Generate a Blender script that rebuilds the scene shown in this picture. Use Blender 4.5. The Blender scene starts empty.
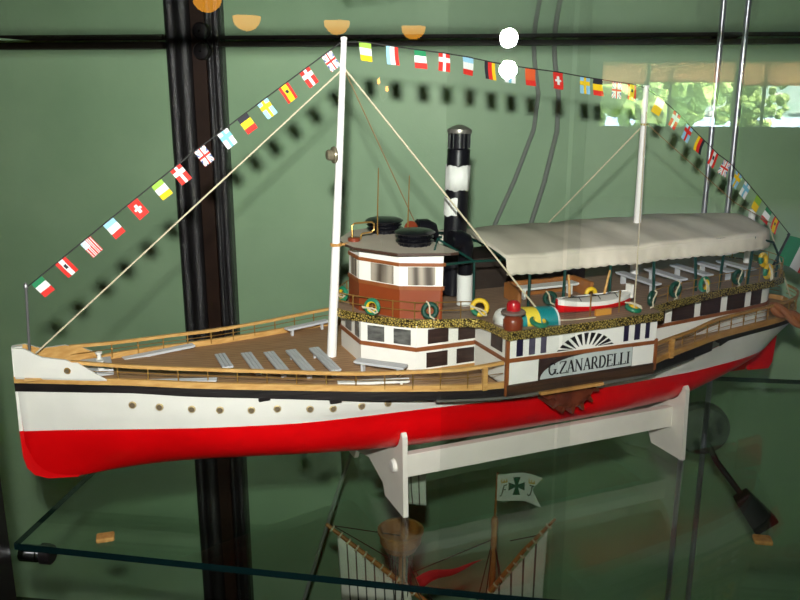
import bpy, bmesh, math, random
from mathutils import Vector, Matrix
random.seed(7)
C = bpy.context.scene
COL = C.collection
PI = math.pi
H = 0.5583                                   # camera height above the glass shelf
PSI = math.radians(7.4)                      # yaw of the display case
E1 = (math.cos(PSI), -math.sin(PSI)); N1 = (math.sin(PSI), math.cos(PSI))
O = (-0.46063, 0.93293); SHIP_ROT = math.radians(90 - 67.487)

# ------------------------------------------------------------------ materials
def lin(c):
    return tuple(((v/12.92) if v <= .04045 else ((v+.055)/1.055)**2.4) for v in [x/255. for x in c])
MATS = {}
def mat(name, rgb, rough=.5, metal=0., noise=0., scale=60., rgb2=None, bump=0., bscale=200., spec=.5, stretch=None, emit=None, estr=0., coords='Object'):
    m = bpy.data.materials.new(name); m.use_nodes = True; MATS[name] = m
    nt = m.node_tree; b = nt.nodes['Principled BSDF']
    c = lin(rgb)
    b.inputs['Base Color'].default_value = (*c, 1); b.inputs['Roughness'].default_value = rough
    b.inputs['Metallic'].default_value = metal; b.inputs['Specular IOR Level'].default_value = spec
    if noise or rgb2 or bump:
        tc = nt.nodes.new('ShaderNodeTexCoord'); mp = nt.nodes.new('ShaderNodeMapping')
        nt.links.new(tc.outputs[coords], mp.inputs[0])
        if stretch: mp.inputs['Scale'].default_value = stretch
    if noise or rgb2:
        n = nt.nodes.new('ShaderNodeTexNoise'); n.inputs['Scale'].default_value = scale; n.inputs['Detail'].default_value = 5
        nt.links.new(mp.outputs[0], n.inputs['Vector'])
        r = nt.nodes.new('ShaderNodeValToRGB')
        r.color_ramp.elements[0].position = .35; r.color_ramp.elements[1].position = .68
        c2 = lin(rgb2) if rgb2 else tuple(max(0, v*(1-noise)) for v in c)
        r.color_ramp.elements[0].color = (*c2, 1); r.color_ramp.elements[1].color = (*c, 1)
        nt.links.new(n.outputs['Fac'], r.inputs[0]); nt.links.new(r.outputs[0], b.inputs['Base Color'])
    if bump:
        n2 = nt.nodes.new('ShaderNodeTexNoise'); n2.inputs['Scale'].default_value = bscale; n2.inputs['Detail'].default_value = 3
        nt.links.new(mp.outputs[0], n2.inputs['Vector'])
        bp = nt.nodes.new('ShaderNodeBump'); bp.inputs['Strength'].default_value = bump; bp.inputs['Distance'].default_value = .002
        nt.links.new(n2.outputs['Fac'], bp.inputs['Height']); nt.links.new(bp.outputs[0], b.inputs['Normal'])
    if emit:
        b.inputs['Emission Color'].default_value = (*lin(emit), 1); b.inputs['Emission Strength'].default_value = estr
    return m

def plank_mat(name, rgb, rgb2, pitch, rough=.6, axis=1):
    m = mat(name, rgb, rough, noise=.2, scale=30, rgb2=rgb2, stretch=(1, 8, 8))
    nt = m.node_tree; b = nt.nodes['Principled BSDF']
    src = b.inputs['Base Color'].links[0].from_socket
    tc = nt.nodes.new('ShaderNodeTexCoord'); sp = nt.nodes.new('ShaderNodeSeparateXYZ'); nt.links.new(tc.outputs['Object'], sp.inputs[0])
    md = nt.nodes.new('ShaderNodeMath'); md.operation = 'PINGPONG'; md.inputs[1].default_value = pitch/2
    nt.links.new(sp.outputs[axis], md.inputs[0])
    lt = nt.nodes.new('ShaderNodeMath'); lt.operation = 'LESS_THAN'; lt.inputs[1].default_value = pitch*.07
    nt.links.new(md.outputs[0], lt.inputs[0])
    mx = nt.nodes.new('ShaderNodeMix'); mx.data_type = 'RGBA'
    nt.links.new(lt.outputs[0], mx.inputs[0]); nt.links.new(src, mx.inputs[6])
    mx.inputs[7].default_value = (*[v*.45 for v in lin(rgb)], 1)
    nt.links.new(mx.outputs[2], b.inputs['Base Color'])
    return m

def gold_mat():
    m = bpy.data.materials.new('embossed gold foil'); m.use_nodes = True; nt = m.node_tree; b = nt.nodes['Principled BSDF']
    tc = nt.nodes.new('ShaderNodeTexCoord'); v = nt.nodes.new('ShaderNodeTexVoronoi'); v.feature = 'DISTANCE_TO_EDGE'; v.inputs['Scale'].default_value = 330
    nt.links.new(tc.outputs['Object'], v.inputs['Vector'])
    n = nt.nodes.new('ShaderNodeTexNoise'); n.inputs['Scale'].default_value = 500; nt.links.new(tc.outputs['Object'], n.inputs['Vector'])
    ad = nt.nodes.new('ShaderNodeMath'); ad.operation = 'MULTIPLY'; nt.links.new(v.outputs['Distance'], ad.inputs[0]); nt.links.new(n.outputs['Fac'], ad.inputs[1])
    r = nt.nodes.new('ShaderNodeValToRGB'); r.color_ramp.elements[0].position = .035; r.color_ramp.elements[1].position = .095
    r.color_ramp.elements[0].color = (.03, .02, .008, 1); r.color_ramp.elements[1].color = (*lin((232, 204, 108)), 1)
    nt.links.new(ad.outputs[0], r.inputs[0]); nt.links.new(r.outputs[0], b.inputs['Base Color'])
    b.inputs['Metallic'].default_value = .65; b.inputs['Roughness'].default_value = .38
    bp = nt.nodes.new('ShaderNodeBump'); bp.inputs['Strength'].default_value = .7; bp.inputs['Distance'].default_value = .001
    nt.links.new(ad.outputs[0], bp.inputs['Height']); nt.links.new(bp.outputs[0], b.inputs['Normal'])
    return m

def glass_mat(name, tint, ior=1.5, base=.043):
    m = bpy.data.materials.new(name); m.use_nodes = True; nt = m.node_tree
    for n in list(nt.nodes):
        if n.type != 'OUTPUT_MATERIAL': nt.nodes.remove(n)
    out = nt.nodes['Material Output']
    tr = nt.nodes.new('ShaderNodeBsdfTransparent'); tr.inputs[0].default_value = (*tint, 1)
    gl = nt.nodes.new('ShaderNodeBsdfGlossy'); gl.inputs['Roughness'].default_value = 0.0
    fr = nt.nodes.new('ShaderNodeFresnel'); fr.inputs[0].default_value = ior
    # a thin pane reflects the same from either face
    geo = nt.nodes.new('ShaderNodeNewGeometry')
    lw = nt.nodes.new('ShaderNodeLayerWeight'); lw.inputs[0].default_value = .5
    pw = nt.nodes.new('ShaderNodeMath'); pw.operation = 'POWER'; pw.inputs[1].default_value = 5.; nt.links.new(lw.outputs['Facing'], pw.inputs[0])
    ml = nt.nodes.new('ShaderNodeMath'); ml.operation = 'MULTIPLY_ADD'; ml.inputs[1].default_value = .95; ml.inputs[2].default_value = base
    nt.links.new(pw.outputs[0], ml.inputs[0])
    mx = nt.nodes.new('ShaderNodeMixShader')
    nt.links.new(ml.outputs[0], mx.inputs[0]); nt.links.new(tr.outputs[0], mx.inputs[1]); nt.links.new(gl.outputs[0], mx.inputs[2])
    nt.links.new(mx.outputs[0], out.inputs['Surface'])
    nt.nodes.remove(fr); nt.nodes.remove(geo)
    return m

WHITE = mat('white hull paint', (236, 234, 226), .35, noise=.06, scale=25)
RED = mat('red antifouling paint', (226, 3, 10), .30, noise=.15, scale=14)
BLACK = mat('black rubbing strake', (34, 27, 27), .45, rgb2=(16, 13, 14), scale=22, stretch=(.3, 3, 6), bump=.3, bscale=60)
BROWNBLACK = mat('worn dark brown strake', (38, 28, 22), .5, rgb2=(74, 48, 30), scale=26, stretch=(.4, 3, 8))
TAN = mat('varnished pale wood', (214, 170, 104), .42, rgb2=(190, 142, 78), scale=40, stretch=(.5, 4, 6))
TANDARK = mat('varnished rail wood', (196, 148, 84), .42, rgb2=(170, 122, 64), scale=40, stretch=(.5, 4, 6))
DECK = plank_mat('planked main deck', (176, 138, 100), (154, 116, 80), .008)
DECK2 = plank_mat('planked upper deck', (164, 136, 112), (142, 116, 94), .008)
GOLD = gold_mat()
BRASS = mat('brass wire', (176, 138, 76), .35, .7)
BROWNTRIM = mat('mahogany trim', (146, 84, 44), .4, noise=.2, scale=80)
REDBROWN = mat('red brown wheelhouse paint', (134, 60, 26), .4, noise=.1, scale=30)
CREAM = mat('cream cabin paint', (238, 236, 228), .45, noise=.04)
GREYPAINT = mat('grey bench paint', (196, 198, 200), .5, noise=.06)
ROOFGREY = mat('grey roof paint', (196, 186, 168), .6, noise=.1, scale=40)
DARKWOOD = mat('dark window board', (62, 44, 38), .4, rgb2=(40, 28, 26), scale=40, stretch=(1, 1, 8))
BLACKP = mat('gloss black paint', (20, 20, 26), .28, noise=.2)
BLUEBLACK = mat('dark blue slot', (34, 28, 54), .45)
PAPERW = mat('white paper band', (228, 228, 222), .6, noise=.05)
SILVER = mat('silver cap metal', (150, 146, 138), .35, .7)
DKGREEN = mat('dark green tube', (8, 58, 50), .4)
GREENB = mat('green buoy paint', (30, 116, 84), .4)
DKGREENB = mat('dark green buoy paint', (10, 62, 48), .4)
YELLOWB = mat('yellow buoy paint', (226, 186, 40), .4)
ROPE = mat('cream cord', (206, 194, 164), .8, noise=.15, scale=400)
ROPEBROWN = mat('thin brown cord', (146, 122, 84), .8)
DARKCORD = mat('dark flag line', (46, 46, 44), .8)
CANVAS = mat('awning canvas', (230, 220, 202), .9, rgb2=(204, 194, 176), scale=18, stretch=(1, .35, 1), bump=.25, bscale=900)
TEAL = mat('teal paint', (20, 132, 136), .45)
YELLOWP = mat('yellow paint', (236, 208, 62), .45)
LAMPRED = mat('red lamp glass', (176, 20, 30), .2)
LAMPBROWN = mat('brown lamp body', (120, 52, 30), .3)
RUST = mat('red brown paddle wheel', (118, 54, 30), .45, rgb2=(80, 32, 18), scale=40)
SIGNGREY = mat('grey name board', (186, 194, 190), .5)
INK = mat('black lettering', (22, 20, 24), .5)
MASTW = mat('white mast paint', (238, 236, 232), .4)
STANDW = mat('white stand paint', (226, 222, 210), .55, noise=.04)
GUARD = mat('grey guard strip', (92, 92, 84), .5)
PBRASS = mat('polished brass ring', (206, 184, 138), .3, .5)
PORT = mat('porthole glass', (112, 98, 78), .12)
WOODO = mat('orange brown bench wood', (164, 104, 52), .45, noise=.2)
CARVED = mat('brown rope strand', (160, 96, 52), .6, noise=.3, scale=60)
# curtain stripes
CURT = mat('curtained window', (150, 142, 128), .5)
def curtain():
    nt = CURT.node_tree; b = nt.nodes['Principled BSDF']; tc = nt.nodes.new('ShaderNodeTexCoord'); w = nt.nodes.new('ShaderNodeTexWave')
    w.bands_direction = 'DIAGONAL'; w.inputs['Scale'].default_value = 70; w.inputs['Distortion'].default_value = 2.
    mp = nt.nodes.new('ShaderNodeMapping'); mp.inputs['Scale'].default_value = (1, 1, .02); nt.links.new(tc.outputs['Object'], mp.inputs[0]); nt.links.new(mp.outputs[0], w.inputs[0])
    r = nt.nodes.new('ShaderNodeValToRGB'); r.color_ramp.elements[0].color = (*lin((74, 64, 54)), 1); r.color_ramp.elements[1].color = (*lin((166, 156, 140)), 1)
    nt.links.new(w.outputs['Fac'], r.inputs[0]); nt.links.new(r.outputs[0], b.inputs['Base Color'])
curtain()
GREYWIN = mat('grey cabin window', (112, 112, 108), .3, rgb2=(70, 70, 68), scale=70, stretch=(1, 1, 3))

# ------------------------------------------------------------------ mesh builder
class M:
    def __init__(s): s.v = []; s.f = []; s.m = []
    def add(s, vs, fs, mi=0):
        o = len(s.v); s.v += [tuple(p) for p in vs]
        for f in fs: s.f.append([i+o for i in f]); s.m.append(mi)
    def box(s, a, b, mi=0):
        x0, y0, z0 = a; x1, y1, z1 = b
        s.add([(x0,y0,z0),(x1,y0,z0),(x1,y1,z0),(x0,y1,z0),(x0,y0,z1),(x1,y0,z1),(x1,y1,z1),(x0,y1,z1)],
              [(0,3,2,1),(4,5,6,7),(0,1,5,4),(1,2,6,5),(2,3,7,6),(3,0,4,7)], mi)
    def hexa(s, p, mi=0):   # 8 points: bottom loop then top loop
        s.add(p, [(0,3,2,1),(4,5,6,7),(0,1,5,4),(1,2,6,5),(2,3,7,6),(3,0,4,7)], mi)
    def prism(s, poly, z0, z1, mi=0, mtop=None):
        n = len(poly); zz0 = z0 if callable(z0) else (lambda p: z0); zz1 = z1 if callable(z1) else (lambda p: z1)
        vs = [(p[0], p[1], zz0(p)) for p in poly]+[(p[0], p[1], zz1(p)) for p in poly]
        o = len(s.v); s.v += vs
        for i in range(n): s.f.append([o+i, o+(i+1) % n, o+n+(i+1) % n, o+n+i]); s.m.append(mi)
        s.f.append([o+i for i in reversed(range(n))]); s.m.append(mi)
        s.f.append([o+n+i for i in range(n)]); s.m.append(mi if mtop is None else mtop)
    def tube(s, path, r, n=8, mi=0, closed=False, cap=True):
        P = [Vector(p) for p in path]; k = len(P); rr = r if isinstance(r, (list, tuple)) else [r]*k
        o = len(s.v); up = None
        for i, p in enumerate(P):
            if closed: d = P[(i+1) % k]-P[i-1]
            else: d = P[min(i+1, k-1)]-P[max(i-1, 0)]
            d.normalize()
            if up is None:
                up = Vector((0,0,1)) if abs(d.z) < .9 else Vector((1,0,0))
            x = up-d*up.dot(d)
            if x.length < 1e-5: x = Vector((0,1,0))-d*d.y
            x.normalize(); up = x; y = d.cross(x)
            for j in range(n):
                a = 2*PI*j/n; s.v.append(tuple(p+(x*math.cos(a)+y*math.sin(a))*rr[i]))
        segs = k if closed else k-1
        for i in range(segs):
            a = o+i*n; b = o+((i+1) % k)*n
            for j in range(n): s.f.append([a+j, a+(j+1) % n, b+(j+1) % n, b+j]); s.m.append(mi)
        if cap and not closed:
            s.f.append([o+j for j in reversed(range(n))]); s.m.append(mi)
            s.f.append([o+(k-1)*n+j for j in range(n)]); s.m.append(mi)
    def lathe(s, prof, c=(0,0,0), n=20, mi=0, axis=None, mis=None):
        # prof: (r, h) pairs; axis: direction vector
        ax = Vector(axis or (0,0,1)).normalized(); q = Vector((0,0,1)).rotation_difference(ax); c = Vector(c); o = len(s.v)
        for r, h in prof:
            for j in range(n):
                a = 2*PI*j/n; s.v.append(tuple(c+q @ Vector((max(r,1e-5)*math.cos(a), max(r,1e-5)*math.sin(a), h))))
        for i in range(len(prof)-1):
            for j in range(n):
                s.f.append([o+i*n+j, o+i*n+(j+1) % n, o+(i+1)*n+(j+1) % n, o+(i+1)*n+j]); s.m.append(mis[i] if mis else mi)
        s.f.append([o+j for j in reversed(range(n))]); s.m.append(mis[0] if mis else mi)
        k = (len(prof)-1)*n; s.f.append([o+k+j for j in range(n)]); s.m.append(mis[-1] if mis else mi)
    def grid(s, fn, nu, nv, mfn=None, mi=0, closed_u=False):
        o = len(s.v)
        for i in range(nu+1):
            for j in range(nv+1): s.v.append(tuple(fn(i/nu, j/nv)))
        for i in range(nu):
            for j in range(nv):
                a = o+i*(nv+1)+j; s.f.append([a, a+nv+1, a+nv+2, a+1]); s.m.append(mfn((i+.5)/nu, (j+.5)/nv) if mfn else mi)
    def build(s, name, mats, parent=None, smooth=False, ship=False, label=None, recalc=True, bevel=0., solid=0., tag_=None, angle=.6):
        vs = [(p[0], -p[1], p[2]) for p in s.v] if ship else s.v
        me = bpy.data.meshes.new(name); me.from_pydata(vs, [], s.f)
        for x in (mats if isinstance(mats, (list, tuple)) else [mats]): me.materials.append(x)
        for p, mi in zip(me.polygons, s.m): p.material_index = mi
        if recalc:
            bm = bmesh.new(); bm.from_mesh(me); bmesh.ops.remove_doubles(bm, verts=bm.verts, dist=1e-6); bmesh.ops.recalc_face_normals(bm, faces=bm.faces); bm.to_mesh(me); bm.free()
        if smooth:
            for p in me.polygons: p.use_smooth = True
            try: me.set_sharp_from_angle(angle=angle)
            except Exception: pass
        o = bpy.data.objects.new(name, me); COL.objects.link(o)
        if parent: o.parent = parent
        if label: o['label'] = label
        if solid:
            md = o.modifiers.new('s', 'SOLIDIFY'); md.thickness = solid; md.offset = 0
        if bevel:
            md = o.modifiers.new('b', 'BEVEL'); md.width = bevel; md.segments = 2; md.limit_method = 'ANGLE'; md.angle_limit = .7
        return o

def tag(o, label, cat, group=None, kind=None):
    o['label'] = label; o['category'] = cat
    if group: o['group'] = group
    if kind: o['kind'] = kind
    return o
def empty(name, loc=(0,0,0), rz=0., label=None, cat=None, group=None):
    o = bpy.data.objects.new(name, None); COL.objects.link(o); o.location = loc; o.rotation_euler = (0,0,rz); o.empty_display_size = .02
    if label: tag(o, label, cat, group)
    return o
def struct(o): o['kind'] = 'structure'; return o
def WS(s, t, z):      # ship point -> world
    a = SHIP_ROT; return (O[0]+s*math.cos(a)+t*math.sin(a), O[1]+s*math.sin(a)-t*math.cos(a), z)
def WA(a, b, z): return (a*E1[0]+b*N1[0], a*E1[1]+b*N1[1], z)

def pchip(xs, ys):
    n = len(xs); h = [xs[i+1]-xs[i] for i in range(n-1)]; d = [(ys[i+1]-ys[i])/h[i] for i in range(n-1)]; m = [0]*n
    m[0] = d[0]; m[-1] = d[-1]
    for i in range(1, n-1):
        if d[i-1]*d[i] > 0:
            w1 = 2*h[i]+h[i-1]; w2 = h[i]+2*h[i-1]; m[i] = (w1+w2)/(w1/d[i-1]+w2/d[i])
    def f(x):
        if x <= xs[0]: return ys[0]
        if x >= xs[-1]: return ys[-1]
        i = max(j for j in range(n-1) if xs[j] <= x); t = (x-xs[i])/h[i]
        return (1+2*t)*(1-t)**2*ys[i]+t*(1-t)**2*h[i]*m[i]+t*t*(3-2*t)*ys[i+1]+t*t*(t-1)*h[i]*m[i+1]
    return f
def rng(a, b, n): return [a+(b-a)*i/n for i in range(n+1)]

# ------------------------------------------------------------------ ship lines
D = pchip([0,.02,.05,.1,.15,.2,.26,.33,.4,.48,.55,.6,.7,.79,.82,.9,.97,1.04,1.1,1.15,1.19,1.21,1.222],
          [.004,.013,.027,.050,.068,.084,.101,.123,.146,.167,.182,.187,.187,.184,.173,.150,.130,.116,.104,.088,.060,.036,.002])
ZW = pchip([0,.1,.2,.26,.4,.55,.8,.97,1.1,1.222],[.2095,.2085,.2015,.197,.190,.184,.183,.187,.187,.186])   # bottom of the wood edge strip / deck
ZB = pchip([0,.1,.2,.26,.4,.55,.7,.82,.955,.97,1.1,1.222],[.199,.199,.191,.1865,.178,.1735,.172,.171,.1725,.1795,.180,.179])  # bottom of black strake
ZR = pchip([0.06,.13,.2,.26,.4,.5,.56],[.237,.2290,.2235,.2190,.2135,.2130,.218])
ZRA = pchip([.8,.87,.95,1.1,1.222],[.211,.212,.2175,.2175,.216])
B = pchip([0,.05,.1,.15,.2,.26,.33,.4,.46,.6,.76,.86,.91,.98,1.03,1.08,1.14,1.18,1.205],[.003,.02,.039,.058,.076,.094,.111,.119,.124,.134,.137,.130,.126,.115,.106,.092,.058,.028,.005])
ZWL = .1475
ZWF = pchip([0,.45,.8,1.0,1.22],[.1475,.1475,.1405,.137,.138])
ZK = pchip([0.004,.010,.02,.035,.06,.1,.2,.3,.5,.9,.98,1.05,1.12,1.17,1.205],[.108,.0920,.0825,.0778,.0755,.0770,.0788,.077,.071,.071,.079,.093,.112,.127,.1355])
NE = pchip([0,.1,.3,.5,.85,1.0,1.1,1.2],[1.25,1.5,2.3,3.0,2.9,2.1,1.6,1.4])

ship = empty('model_steamship', (O[0], O[1], 0), SHIP_ROT, 'white and red model paddle steamer with black funnel on the glass shelf', 'model ship')

# hull: red below the waterline, white above
def hull():
    m = M(); S = [.004,.012,.02,.03,.045]+rng(.06,1.20,76)+[1.205]
    nb, nt_ = 14, 5; rings = []
    for s in S:
        b = B(s); ZWL = ZWF(s); zk = min(ZK(s), ZWL-.002); n = NE(s); ring = []
        for j in range(nb+1):
            a = j/nb*PI/2; t = math.sin(a)**(2/n if n > 1.6 else 2/n)*b if j else 0.
            x = min(1, t/b) if b > 0 else 0
            z = zk+(ZWL-zk)*(1-max(0, 1-x**n)**(1/n)); ring.append((s, t, z))
        ring[-1] = (s, b, ZWL)
        T = min(D(s)-.001, b*1.03+.010); zt = ZB(s)+.001
        if s > 1.0: T = D(s)-.001
        T = max(T, .002)
        for j in range(1, nt_+1):
            q = j/nt_; ring.append((s, b+(T-b)*q**(1.0 if s > .9 else .7), ZWL+(zt-ZWL)*q))
        rings.append(ring)
    # close the counter to the stern edge
    K = len(rings[0])
    for sg in (1, -1):
        o = len(m.v)
        for r in rings: m.v += [(p[0], sg*p[1], p[2]) for p in r]
        for i in range(len(rings)-1):
            for j in range(K-1):
                a = o+i*K+j; m.f.append([a, a+K, a+K+1, a+1]); m.m.append(0 if j < nb else 1)
        e = o+(len(rings)-1)*K; k = len(m.v); m.v += [(1.2215, 0, ZB(1.22)+.001)]
        for j in range(K-1): m.f.append([e+j, e+j+1, k]); m.m.append(0 if j < nb else 1)
        st = o; k = len(m.v); m.v += [(.001, 0, .2), (.002, 0, .12)]
        for j in range(K-1): m.f.append([st+j, st+j+1, k if j >= 6 else k+1]); m.m.append(0 if j < nb else 1)
        m.f.append([st+6, k, k+1]); m.m.append(0)
    return m.build('hull', [RED, WHITE], ship, smooth=True, ship=True, angle=1.0)
HULL = hull()
m = M(); prof = [(.0015,.2535),(.0,.2),(-.001,.1475),(-.0005,.113),(.0025,.0985),(.010,.0875),(.025,.0800),(.06,.0755),(.06,.086),(.03,.095),(.016,.112),(.012,.1475),(.012,.2),(.0135,.2535)]
for a in range(6):
    q = [prof[a], prof[a+1], prof[12-a], prof[13-a]]; m.hexa([(x, -.003, z) for x, z in q]+[(x, .003, z) for x, z in q], 0 if a < 2 else 1)
m.build('stem_post', [WHITE, RED], ship, ship=True)
# skeg and rudder
m = M(); m.prism([(.98,.070),(1.15,.070),(1.152,.078),(1.143,.132),(1.05,.1),(.98,.081)], -.003, .003)
m.v = [(p[0], p[2], p[1]) for p in m.v]; m.build('skeg', RED, ship, ship=True)
m = M(); m.prism([(1.158,.067),(1.205,.064),(1.212,.075),(1.216,.124),(1.150,.124),(1.153,.118)], -.003, .003)
m.v = [(p[0], p[2], p[1]) for p in m.v]; m.build('rudder', RED, ship, ship=True, bevel=.001)

def outline(fn, S): return [(s, fn(s)) for s in S]
SS = rng(0,.2,14)+rng(.2,1.0,40)[1:]+rng(1.0,1.2,24)[1:]+[1.21,1.217,1.222]
def band(m, S, tin, tout, z0, z1, mi=0, sides=(1,-1)):
    for sg in sides:
        o = len(m.v)
        for s in S:
            for t, z in ((tin(s), z0(s)), (tout(s), z0(s)), (tout(s), z1(s)), (tin(s), z1(s))): m.v.append((s, sg*t, z))
        for i in range(len(S)-1):
            for j in range(4): m.f.append([o+i*4+j, o+i*4+4+j, o+i*4+4+(j+1) % 4, o+i*4+(j+1) % 4]); m.m.append(mi)
        m.f.append([o, o+1, o+2, o+3]); m.m.append(mi); e = o+(len(S)-1)*4; m.f.append([e, e+1, e+2, e+3]); m.m.append(mi)
# black strake, fore and aft runs
S1 = [s for s in SS if s < .56]+[.566]
for sg in (1,-1): m = M(); band(m, S1, lambda s: max(0, D(s)-.010), lambda s: D(s), ZB, ZW, 0, (sg,)); m.build('rubbing_strake', BLACK, ship, ship=True)
S2 = [.795]+[s for s in SS if .80 < s < .955]
for sg in (1,-1): m = M(); band(m, S2, lambda s: max(0, D(s)-.010), lambda s: D(s), ZB, ZW, 0, (sg,)); m.build('rubbing_strake', BLACK, ship, ship=True)
m = M(); S3 = [s for s in SS if s >= .96]
band(m, S3, lambda s: max(0, D(s)-.010), lambda s: D(s), ZB, lambda s: ZW(s)-.001); m.build('rubbing_strake', BLACK, ship, ship=True)
# sponson underside
m = M(); S4 = [s for s in SS if .36 < s < .99]
for sg in (1,-1):
    o = len(m.v)
    for s in S4: m.v += [(s, sg*min(D(s)-.002, B(s)), ZB(s)+.0012), (s, sg*(D(s)-.002), ZB(s)+.0012), (s, sg*(D(s)-.002), ZB(s)+.004), (s, sg*min(D(s)-.002, B(s)), ZB(s)+.004)]
    for i in range(len(S4)-1):
        for j in range(4): m.f.append([o+i*4+j, o+i*4+4+j, o+i*4+4+(j+1) % 4, o+i*4+(j+1) % 4]); m.m.append(0)
m.build('sponson', GUARD, ship, ship=True)
m = M(); S5 = [s for s in SS if .48 < s < .90]
band(m, S5, lambda s: D(s)-.009, lambda s: D(s)-.003, lambda s: ZB(s)-.0045, lambda s: ZB(s)+.001); m.build('guard_strip', GUARD, ship, ship=True)
# wood edge strip
m = M(); band(m, S1, lambda s: max(0, D(s)-.006), lambda s: D(s)-.0008, lambda s: ZW(s)-.0005, lambda s: ZW(s)+.0075); m.build('deck_edge_strip', TAN, ship, ship=True)
m = M(); S6 = [.795]+[s for s in SS if s > .80]
band(m, S6, lambda s: max(0, D(s)-.006), lambda s: D(s)-.0008, lambda s: ZW(s)-.0005, lambda s: ZW(s)+.0085); m.build('deck_edge_strip', TANDARK, ship, ship=True)
# main deck
m = M(); SD = [s for s in SS if .01 < s < 1.219]; o = len(m.v)
for s in SD: m.v += [(s, -(D(s)-.004), ZW(s)-.001), (s, 0, ZW(s)), (s, D(s)-.004, ZW(s)-.001)]
for i in range(len(SD)-1):
    for j in (0, 1): m.f.append([o+3*i+j, o+3*i+3+j, o+3*i+4+j, o+3*i+1+j]); m.m.append(0)
m.build('main_deck', DECK, ship, ship=True, solid=.002)
# bow bulwarks
ztop = pchip([0,.016,.026,.034,.06,.066,.072,.118,.124],[.2535,.2525,.2465,.2425,.2395,.2365,.2365,.2185,.2165])
for sg in (1, -1):
    m = M(); S7 = [.002,.008,.016,.022,.026,.034,.045,.06,.066,.0665,.072,.08,.09,.102]
    zz = lambda s: (.2365-.0215*(s-.072)/.030 if s > .072 else (.2365 if s > .066 else ztop(s)))
    o = len(m.v)
    for s in S7:
        t1 = max(D(s)+.0005, .004)
        for t, z in ((max(t1-.004, .0015), ZW(s)), (t1, ZW(s)+.0075), (t1+.001, zz(s)), (max(t1-.003, .0015), zz(s))): m.v.append((s, sg*t, z))
    for i in range(len(S7)-1):
        for j in range(4): m.f.append([o+i*4+j, o+i*4+4+j, o+i*4+4+(j+1) % 4, o+i*4+(j+1) % 4]); m.m.append(1 if j in (3,) else 0)
    m.f.append([o, o+1, o+2, o+3]); m.m.append(0); e = o+(len(S7)-1)*4; m.f.append([e, e+1, e+2, e+3]); m.m.append(0)
    bw = m.build('bulwark', [WHITE, TAN], ship, ship=True)
    m = M(); s = .066; t1 = D(s)+.001
    m.lathe([(.0035,-.001),(.0042,.0002),(.0036,.0014),(.0026,.0014),(.0026,.0006)], (s-.006, sg*t1*.93, .2265), 14, axis=(-.45, sg*1, 0), mis=[0,0,0,1,1])
    m.build('hawse_hole', [BRASS, PORT], bw, smooth=True, ship=True)
m = M(); m.box((.012,-.018,.214),(.055,.018,.2165)); m.build('bow_platform', TAN, ship, ship=True)
m = M(); m.box((.075,-.03,.2105),(.112,.022,.2185)); m.build('bow_hatch', GREYPAINT, ship, ship=True, bevel=.001)
for t in (-.018,.018):
  m = M(); m.lathe([(.004,0),(.004,.002),(.0026,.003),(.0026,.008),(.0042,.009),(.0042,.011)], (.098,t,.2185), 12)
  m.build('bollard', WHITE, ship, smooth=True, ship=True)
# portholes
for s, z in [(.128,.182),(.158,.1785),(.194,.1745),(.226,.172),(.262,.170),(.292,.1705),(.330,.1685),(.358,.1665),(.394,.166),(.428,.1655)]:
    for sg in (1, -1):
        b = B(s); T = min(D(s)-.001, b*1.03+.010); q = (z-ZWL)/(ZB(s)+.001-ZWL); t = b+(T-b)*q**.7
        dt = (B(s+.01)-B(s-.01))/.02
        m = M(); m.lathe([(.0036,-.002),(.0048,.0002),(.0046,.0012),(.0032,.0016),(.003,.0008)], (s, sg*t, z), 16, axis=(-dt, sg*1, .0), mis=[0,0,0,1,1])
        m.build('porthole', [PBRASS, PORT], ship, smooth=True, ship=True)
for s, L in ((.270,.014),(.352,.014)):
    m = M(); m.box((s, D(s+.007)-.004, ZB(s)-.0035),(s+L, D(s+.007)+.001, ZB(s)+.0005)); m.build('scupper', BLACK, ship, ship=True)

# main deck railings
def railing(S, tf, zr, zb, name_mat, sides, stations, wires=(.35,.68), w=.0045, hh=.004, mat_=None):
    for sg in sides:
        m = M(); band(m, S, lambda s: tf(s)-w/2, lambda s: tf(s)+w/2, lambda s: zr(s)-hh/2, lambda s: zr(s)+hh/2, 0, (sg,))
        for q in wires: m.tube([(s, sg*tf(s), zb(s)+(zr(s)-zb(s))*q) for s in S], .00055, 5, 1)
        r = m.build('railing', [mat_ or TAN, BRASS], ship, ship=True)
        for s in stations:
            k = M(); k.tube([(s, sg*tf(s), zb(s)-.003), (s, sg*tf(s), zr(s)-.001)], .0009, 6); k.lathe([(.0014,-.001),(.0016,0),(.0014,.001)], (s, sg*tf(s), zb(s)+(zr(s)-zb(s))*.5), 6)
            k.build('stanchion', BRASS, r, ship=True)
RTP = pchip([.05,.12,.22,.32,.4,.6],[0,.008,.009,.005,.001,0])
RT = lambda s: max(D(s)-.0005-RTP(s), .02)
SR = rng(.064, .562, 50)
railing(SR, RT, ZR, lambda s: ZW(s)+.006, None, (1,-1), [.115+.0335*i for i in range(13)], wires=(.5,))
RTA = lambda s: max(D(s)-.002, .001)
SRA = [.797]+rng(.81,1.19,40)+[1.2,1.21,1.216,1.2195]
railing(SRA, RTA, ZRA, lambda s: ZW(s)+.007, None, (1,-1), [.865,.895,.925,.955,.985,1.015,1.045,1.075,1.105,1.135,1.165], wires=(.38,.7), mat_=TANDARK)
for sg in (1,-1):
    for s in (.538,.838):
        zr = ZR if s < .6 else ZRA
        m = M(); m.box((s-.003, sg*D(s)-.0025, ZW(s)), (s+.003, sg*D(s)+.0025, zr(s))); m.build('gate_post', TAN if s < .6 else TANDARK, ship, ship=True)

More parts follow.
